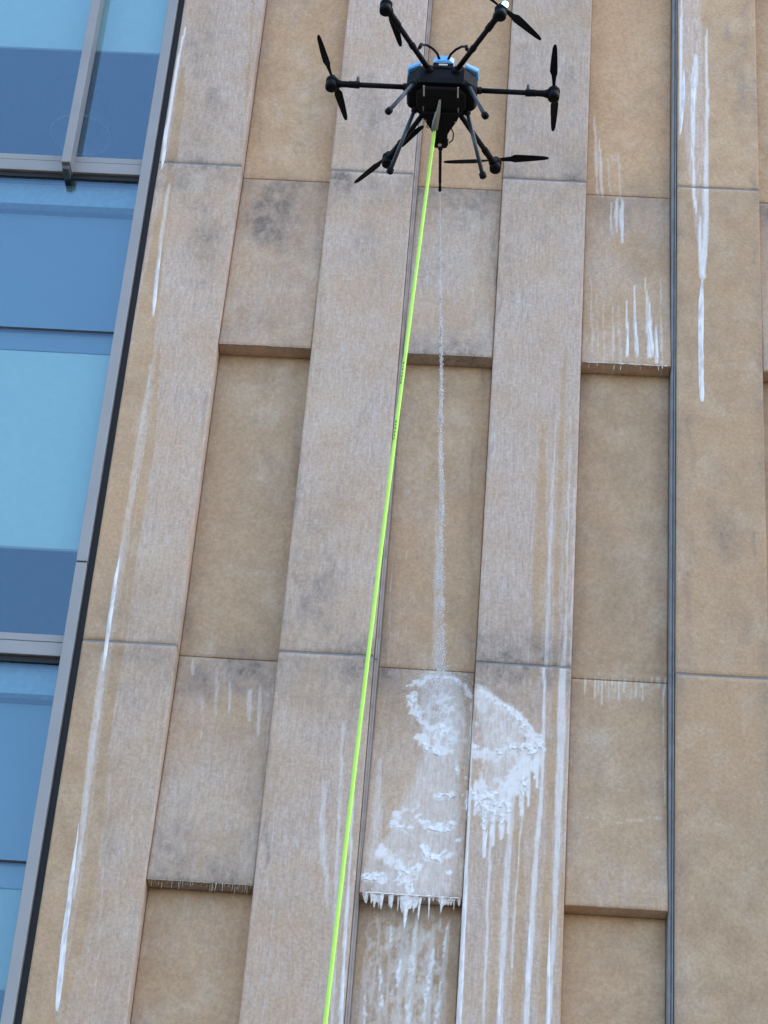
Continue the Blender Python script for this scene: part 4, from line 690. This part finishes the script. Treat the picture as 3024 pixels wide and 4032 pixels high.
def clumps(name, idx, seed, label, cat, thr=.44, step=.0075):
    Cs = [CLUMPS[i] for i in idx]
    xs = [p[0] for c in Cs for p in c[3]]; zs = [p[1] for c in Cs for p in c[3]]; ws = max(p[2] for c in Cs for p in c[3])
    gx, gz = np.meshgrid(np.arange(min(xs)-ws-.03, max(xs)+ws+.03, step), np.arange(min(zs)-ws-.03, max(zs)+ws+.03, step))
    val = foam_value(gx, gz, Cs, 11)
    ys = np.array([[ysurf(x, z) for x in gx[0]] for z in gz[:, 0]])
    # keep off the step between neighbouring columns
    ok = val > thr
    ok[:, 1:] &= np.abs(np.diff(ys, axis=1)) < .03
    h = np.clip(val-thr, 0, .5)*.010
    R, C = gx.shape; ii = np.arange(R*C).reshape(R, C)
    cell = ok[:-1, :-1] & ok[1:, :-1] & ok[:-1, 1:] & ok[1:, 1:]
    q4 = np.stack([ii[:-1, :-1], ii[:-1, 1:], ii[1:, 1:], ii[1:, :-1]], -1)
    V = np.stack([gx, ys-.0015-h, gz], -1).reshape(-1, 3)
    base = tag(empty(name, (float(gx.mean()), 0, float(gz.min()))), label, cat)
    left = {(int(a), int(b)) for a, b in zip(*np.nonzero(cell))}
    while left:                                     # every separate clump is a part
        st_ = [left.pop()]; comp = []
        while st_:
            a, b = st_.pop(); comp.append((a, b))
            for n_ in ((a+1, b), (a-1, b), (a, b+1), (a, b-1), (a+1, b+1), (a-1, b-1), (a+1, b-1), (a-1, b+1)):
                if n_ in left: left.remove(n_); st_.append(n_)
        if len(comp) < 14: continue
        q = np.array([q4[a, b] for a, b in comp]); used, inv = np.unique(q, return_inverse=True)
        par(obj('foam_clump', V[used], inv.reshape(-1, 4).tolist(), FOAM, None, True), base)
    return base
splash_i = [i for i, c in enumerate(CLUMPS) if c[0] == 'S' and max(p[1] for p in c[3]) > SPLZ]
low_i = [i for i, c in enumerate(CLUMPS) if c[0] == 'S' and max(p[1] for p in c[3]) <= SPLZ]
fan_i = [i for i, c in enumerate(CLUMPS) if c[0] == 'P']
clumps('foam_splash', splash_i, 11, 'round lacy white foam splash where the water jet hits the recessed panel', 'foam')
clumps('foam_patch', low_i, 41, 'broken white foam clumps sliding down the recessed panel above the dripping ledge', 'foam')
clumps('foam_patch', fan_i, 71, 'fan of white foam with dripping lower edge on the proud strip right of the splash', 'foam')
def fringe(x0, x1, zl, n, lmin, lmax, r0, seed, label, keep=1.0, bow=0.0):
    rr = random.Random(seed); mb = MB(); z = zl+.004
    for i in range(n):
        if rr.random() > keep: continue
        x = x0+(x1-x0)*(i+rr.uniform(.1, .9))/n; L_ = lmin+(lmax-lmin)*rr.random()**2.2; r = r0*rr.uniform(.5, 1.1)*(1.5 if rr.random() > .75 else 1)
        y = .012+rr.uniform(0, .03); dxx = rr.uniform(-.004, .004)
        mb.tube([(x, y, z), (x+dxx*.3, y+.004, z-L_*.3), (x+dxx, y+.006, z-L_*.75), (x+dxx, y+.006, z-L_)], [r*2.2, r*1.1, r*.7, r*.55], 6)
    # wavy bead along the edge
    m_ = int((x1-x0)/.02); rad = [r0*rr.uniform(.3, 1.3) for _ in range(m_+1)]
    mb.tube([(x0+(x1-x0)*k/m_, .013+rr.uniform(-.002, .002), zl+rr.uniform(-.002, .002)) for k in range(m_+1)], rad, 6)
    if bow:
        m_ = 160; V = []; Fc = []; xx = np.linspace(x0, x1, m_); nn = fbm(xx*34, xx*0, 3, seed); n3 = fbm(xx*9, xx*0+5, 2, seed)
        for x, a, c_ in zip(xx, nn, n3):
            L_ = .008+bow*max(0, (a-.38)*2.2)**1.6*(.3+1.3*c_)
            for t in (0, .35, .7, 1): V.append((x, .012+.02*t+.004*math.sin(x*90), zl+.004-L_*t))
        for i in range(m_-1):
            for j in range(3): Fc.append((i*4+j, i*4+4+j, i*4+5+j, i*4+1+j))
        mb.add(V, Fc)
    return tag(mb.build('drip_fringe', FOAM if bow or keep < 1 else DRIPM, None, True), label, 'drips', 'drips hanging from the panel ledges')
ZL0, ZL1 = GZ+LEDGE-FLOOR, GZ+LEDGE
fringe(1.885, 2.465, ZL0, 13, .03, .17, .0055, 3, 'long white drips hanging from the ledge in line with the splash', 1, .15)
fringe(3.10, 3.66, ZL1, 12, .01, .035, .0035, 5, 'short drip tips along the right ledge high on the wall', .8)
fringe(.61, 1.23, ZL0, 40, .012, .06, .0018, 6, 'fine row of thin drips under the lower left ledge')
fringe(.61, 1.23, ZL1, 30, .004, .012, .0020, 8, 'thin crusted edge under the upper left ledge')
fringe(1.885, 2.465, ZL1, 30, .004, .012, .0020, 9, 'thin crusted edge under the ledge behind the water jet high up')
clumps('foam_trickle', [i for i, c in enumerate(CLUMPS) if c[0] == 'R'], 91, 'broken white trickles on the deep panel under the dripping ledge', 'foam')

# ------------------------------------------------------------------ drone
A0, B0, C0 = -0.0109, -0.1519, 0.0144
drone = tag(empty('drone', (2.1629, -3.9752, GZ+1.1168)), 'black six-armed drone hovering before the wall with the green hose attached', 'drone')
drone.rotation_mode = 'XYZ'
drone.rotation_euler = (Matrix.Rotation(A0, 3, 'Z') @ Matrix.Rotation(B0, 3, 'X') @ Matrix.Rotation(C0, 3, 'Y')).to_euler('XYZ')
oct_ = lambda a, b, c_, d: [(-a, -b), (-c_, -d), (c_, -d), (a, -b), (a, b), (c_, d), (-c_, d), (-a, b)]
MB().prism(oct_(.176, .060, .110, .112), -.082, .045, .06).build('body', PLAST, drone)
MB().prism(oct_(.158, .05, .10, .098), .046, .062, .05).build('top_plate', CARBON, drone)
MB().prism(oct_(.125, .045, .085, .085), -.105, -.083, .05).build('belly_plate', CARBON, drone)
MB().prism([(-.052, -.10), (-.03, -.118), (.03, -.118), (.052, -.10), (.056, .06), (.03, .1), (-.03, .1), (-.056, .06)], .063, .128, .12).build('top_cover', BLUE, drone)
for s in (-1, 1):
    MB().prism([(s*.115, -.112), (s*.178, -.078), (s*.182, -.02), (s*.13, .04), (s*.10, -.04)][::s], .047, .080, .12).build('side_cover', BLUE, drone)
    MB().box(s*.085-.004, s*.085+.004, -.10, -.035, -.1085, -.1055).build('light_slot', PALE, drone)
    MB().box(s*.088-.003, s*.088+.003, .03, .062, -.1085, -.1055).build('light_slot', SILV, drone)
    # cable loop over the near arms
    P = [(-.128*s*-1, -.215, .018), (.115*s, -.21, .075), (.088*s, -.182, .112), (.058*s, -.155, .120), (.034*s, -.135, .108), (.020*s, -.112, .085)]
    P[0] = (.128*s, -.215, .018)
    MB().tube(P, .0065, 8).build('cable', PLAST, drone, True)
    MB().tube([(.118*s, -.213, .05), (.112*s, -.209, .08)], .010, 8).build('cable_plug', PLAST, drone)
MB().box(-.022, .022, -.121, -.113, .035, .048, .002).build('data_plate', PALE, drone)
MB().box(-.05, .05, -.117, -.1125, .02, .058).build('rear_bumper', PLAST, drone)
# nose bracket and lance
MB().prism([(-.10, .06), (.10, .06), (.085, .105), (.052, .165), (.036, .20), (.034, .285), (.022, .29), (-.022, .29), (-.034, .285), (-.034, .205), (-.052, .165), (-.085, .105)], -.118, -.088, .03).build('nose_bracket', PLAST, drone)
MB().box(-.03, .03, .10, .27, -.086, -.055, .006).build('pump_box', CARBON, drone)
MB().box(-.040, .040, .252, .268, -.124, -.080, .003).build('lance_clamp', CARBON, drone)
MB().tube([(0, .268, -.112), (0, .30, -.112)], [.016, .012], 12).build('lance_collar', PLAST, drone)
ln = MB().tube([(0, .20, -.112), (0, .52, -.112), (0, .522, -.112), (0, .575, -.112)], [.0082, .0078, .0066, .0062], 12).build('spray_lance', CARBON, drone, True)
MB().tube([(0, .545, -.112), (0, .55, -.112), (0, .578, -.112), (0, .582, -.112)], [.006, .0085, .0085, .005], 12).build('nozzle', PLAST, ln, True)
MB().tube([(-.004, -.02, -.112), (-.012, .05, -.118), (-.014, .055, -.12), (-.024, .11, -.130), (-.028, .145, -.142)], [.006, .011, .014, .017, .017], 12).build('hose_coupling', SILV, drone, True)
MB().tube([(.05, .16, -.10), (.066, .19, -.112), (.064, .225, -.122), (.045, .25, -.118)], .0035, 6).build('cable', PLAST, drone, True)
MB().tube([(-.05, .12, -.10), (-.07, .15, -.115), (-.06, .16, -.12)], .003, 6).build('cable', PLAST, drone, True)
for x in (-.075, .075): MB().tube([(x, .112, -.121), (x, .112, -.117)], .006, 8).build('bolt', SILV, drone)
MB().tube([(-.002, .262, -.1265), (-.002, .262, -.1235)], .010, 10).build('bolt', PALE, drone)
# landing legs
for s in (-1, 1):
    for a, b in (((-.132, -.095, -.075), (-.236, -.167, -.398)), ((-.128, .062, -.075), (-.233, .217, -.398))):
        a = Vector(a); b = Vector(b); a.x *= -s; b.x *= -s
        leg = MB().tube([a, b], .0105, 10).build('landing_leg', TUBEM, drone, True)
        t = (b-a).normalized()
        MB().tube([a-t*.002, a+t*.03], .016, 10).build('leg_socket', PLAST, leg, True)
        MB().tube([b-t*.022, b-t*.016, b+t*.006, b+t*.012], [.012, .0175, .0175, .010], 12).build('foot', PLAST, leg, True)
# arms, motors, propellers
PROP = {0: -91, -60: 43, -120: 76, 180: -103, 120: 132, 60: -6}
def blade(mb, ang, z, L_=.262, c0=.042):
    ca, sa = math.cos(ang), math.sin(ang); top = []; n = 12
    for j in range(n+1):
        t = j/n; r = .012+L_*t; ch = c0*(.35+1.1*t if t < .3 else (.68+.32)*(1-.55*((t-.3)/.7)**1.4)); tw = math.radians(22*(1-t)+6)
        if t > .93: ch *= .6
        for sgn, th in ((-.62, 0), (0, .0016), (.38, 0)):
            u = ch*sgn*math.cos(tw); h = -ch*sgn*math.sin(tw)+th
            top.append((r*ca-u*sa, r*sa+u*ca, z+h)); top.append((r*ca-u*sa, r*sa+u*ca, z+h-(.0028 if sgn == 0 else .0014)))
    Fc = []
    for j in range(n):
        a = j*6; b = a+6
        Fc += [(a, b, b+2, a+2), (a+2, b+2, b+4, a+4), (a+1, a+3, b+3, b+1), (a+3, a+5, b+5, b+3), (a, a+1, b+1, b), (a+4, b+4, b+5, a+5)]
    Fc += [(0, 2, 4, 5, 3, 1), (n*6+1, n*6+3, n*6+5, n*6+4, n*6+2, n*6)]
    mb.add(top, Fc)
RA = .560
for adeg in (0, -60, -120, 180, 120, 60):
    a = math.radians(adeg); d = Vector((math.cos(a), math.sin(a), 0)); p = Vector((-d.y, d.x, 0)); up = Vector((0, 0, 1))
    r0 = .17 if adeg in (0, 180) else .125
    arm = MB().tube([d*(r0-.03), d*(RA-.03)], .0135, 12).build('arm', CARBON, drone, True)
    MB().tube([d*(r0-.02), d*(r0+.028)], .019, 10).build('arm_joint', PLAST, arm, True)
    MB().tube([d*(RA-.125), d*(RA-.12), d*(RA-.09), d*(RA-.085), d*(RA-.05), d*(RA-.025)], [.015, .018, .018, .016, .017, .026], 10).build('arm_clamp', PLAST, arm, True)
    MB().tube([d*RA+up*z for z in (-.040, -.036, -.010, -.008, .012, .014, .028, .031)], [.020, .029, .031, .027, .027, .031, .031, .015], 16).build('motor', PLAST, arm, True)
    MB().tube([d*RA+up*.031, d*RA+up*.046], .009, 10).build('rotor_shaft', SILV, arm, True)
    pm = MB(); th = math.radians(PROP[adeg])
    for k in (0, math.pi): blade(pm, th+k, 0)
    pm.tube([(0, 0, -.006), (0, 0, .010)], .017, 12)
    pm.V = [(v[0]+d.x*RA, v[1]+d.y*RA, v[2]+.043) for v in pm.V]
    pm.build('propeller', CARBON, arm)
    if adeg in (0, 180):
        c = d*.430
        MB().tube([c-d*.012, c+d*.012], .019, 10).build('antenna_clamp', PLAST, arm)
        MB().tube([c+up*.014, c+up*.058, c+up*.062], [.0085, .0085, .006], 10).build('antenna_stub', TUBEM, arm, True)
    if adeg in (-60, -120):
        c = d*.30; MB().tube([c-d*.01, c+d*.01], .017, 10).build('cable_tie', PLAST, arm)
    if adeg == -60:
        c = d*RA+Vector((.020, -.022, .036)); nlat = 6; V = []; Fc = []
        for i in range(nlat+1):
            for k in range(10): V.append((c.x+.017*math.sin(math.pi*i/nlat)*math.cos(k*.6283), c.y+.017*math.sin(math.pi*i/nlat)*math.sin(k*.6283), c.z+.014*math.cos(math.pi*i/nlat)))
        for i in range(nlat):
            for k in range(10): Fc.append((i*10+k, (i+1)*10+k, (i+1)*10+(k+1) % 10, i*10+(k+1) % 10))
        led = bpy.data.materials.new('cyan_led'); led.use_nodes = True; pb = led.node_tree.nodes['Principled BSDF']
        pb.inputs['Emission Color'].default_value = (.25, .95, 1, 1); pb.inputs['Emission Strength'].default_value = LED; pb.inputs['Base Color'].default_value = (.5, .9, 1, 1)
        obj('status_light', V, Fc, led, arm, True)

# ------------------------------------------------------------------ hose
h0 = Vector((2.134, -3.842, GZ+.955)); hose = empty('hose', (2.0, -4.6, 0))
tag(hose, 'bright lime green hose running straight down from the drone across the wall', 'hose')
pts = [h0+Vector((.004, -.03, .035)), h0+Vector((.002, -.01, .012))]
for j in range(0, 61):
    t = j/60; z = h0.z-.005+(.25-h0.z)*t
    x = h0.x+(2.0144-2.133)*(h0.z-z)/4.86-.012*math.sin(math.pi*min(1, (h0.z-z)/5.6)); y = h0.y-.56*((h0.z-z)/4.86)
    pts.append(Vector((x, y, z)))
e = pts[-1]
for k in range(1, 9): pts.append(e+Vector((-.02*k, -.05*k-.02*k*k, -.23*min(1, k/3.5)+.0)))
for k in range(1, 14): pts.append(pts[-1]+Vector((-.12*math.sin(k*.35), -.32, 0)))
for p_ in pts: p_.z = max(p_.z, .012)
ht = MB().tube(pts, .0088, 14); o = ht.build('hose_tube', HOSE, None, True); par(o, hose)
def hp(z): 
    for a, b in zip(pts[2:], pts[3:]):
        if b.z <= z <= a.z: t = (a.z-z)/(a.z-b.z); return a+(b-a)*t
    return pts[5]
for z0, z1 in ((-.62, -.74), (-.975, -1.085)):
    # small printed characters along the hose
    z = GZ+z0; k = 0
    while z > GZ+z1:
        hgt = (.018, .012, .020, .015)[k % 4]; a = hp(z); b = hp(z-hgt*.8); V = []
        for q in (a, b):
            for ang in (-2.3, -2.1, -1.9, -1.75): V.append((q.x+(.0093)*math.cos(ang)-.000, q.y+(.0093)*math.sin(ang), q.z))
        par(obj('print_mark', V, [(0, 1, 5, 4), (1, 2, 6, 5), (2, 3, 7, 6)], INK), hose); z -= hgt+.004; k += 1

# ------------------------------------------------------------------ water jet
j0 = Vector((2.1685, -3.425, GZ+.905)); j1 = Vector((2.262, .10, GZ-.165)); mb = MB(); rr = random.Random(12)
tv = (j0.z-(j1.z+0))  # ballistic: initial slope -0.153
Ly = j1.y-j0.y; cdrop = (tv-.17*Ly)/(Ly*Ly)
def jp(t): 
    s = Ly*t; return Vector((j0.x+(j1.x-j0.x)*t+.006*math.sin(t*23)*t, j0.y+s, j0.z-.17*s-cdrop*s*s))
N = 240; core = []; rad = []
for i in range(N+1):
    t = i/N; core.append(jp(t)); base = .0015+.0042*t**1.2
    rad.append(base*(.35+1.1*rr.random()))
mb.tube(core[:110], [r_*(1 if i < 80 else (110-i)/30) for i, r_ in enumerate(rad[:110])], 6)
def drop(c, r, d, st):
    a = d.cross(Vector((0, 0, 1))).normalized(); b = d.cross(a); V = [c-d*r*st]
    for k in range(5): V.append(c+(a*math.cos(k*1.2566)+b*math.sin(k*1.2566))*r)
    V.append(c+d*r*st); Fc = [(0, 1+(k+1) % 5, 1+k) for k in range(5)]+[(6, 1+k, 1+(k+1) % 5) for k in range(5)]; mb.add(V, Fc)
for i in range(6500):
    t = rr.random()**.62; c = jp(t); d = (jp(min(1, t+.01))-jp(t-.01)).normalized()
    cl_ = (.5+.5*math.sin(t*70+2*math.sin(t*31)))**2; 
    if rr.random() > .15+.85*cl_: continue
    sp = .0015+.019*t**1.25
    c = c+Vector((rr.gauss(0, 1)*sp, 0, rr.gauss(0, 1)*sp)); r = rr.uniform(.0008, .0021)*(1+.5*(t > .2))
    if c.y < ysurf(c.x, c.z)-.012: drop(c, r, d, 2.2)
# spray bouncing off the splash
for i in range(900):
    a = rr.uniform(0, 2*math.pi); u = rr.random()**.6*.24; c = Vector((j1.x+math.cos(a)*u, 0, j1.z-.03+math.sin(a)*u*.9)); c.y = ysurf(c.x, c.z)-rr.uniform(.01, .12)*(1-u*2); drop(c, rr.uniform(.001, .0028), Vector((math.cos(a), -.4, math.sin(a))).normalized(), 1.6)
wj = tag(empty('water_jet', tuple(j0)), 'thin white water jet breaking into drops between drone nozzle and foam splash', 'water jet')
par(mb.build('stream', WATER, None, True), wj)
ms = MB(); k = 90; pm_ = []; pr = []
for i in range(k+1):
    t = .12+.875*i/k; pm_.append(jp(t)); pr.append((.004+.024*t**1.3)*(.6+.7*rr.random())*min(1, i/8+.1))
ms.tube(pm_, pr, 14, False); par(ms.build('mist', MIST, None, True), wj)
pr2 = [r_*.5 for r_ in pr]; ms = MB(); ms.tube(pm_, pr2, 12, False); par(ms.build('mist', MIST, None, True), wj)
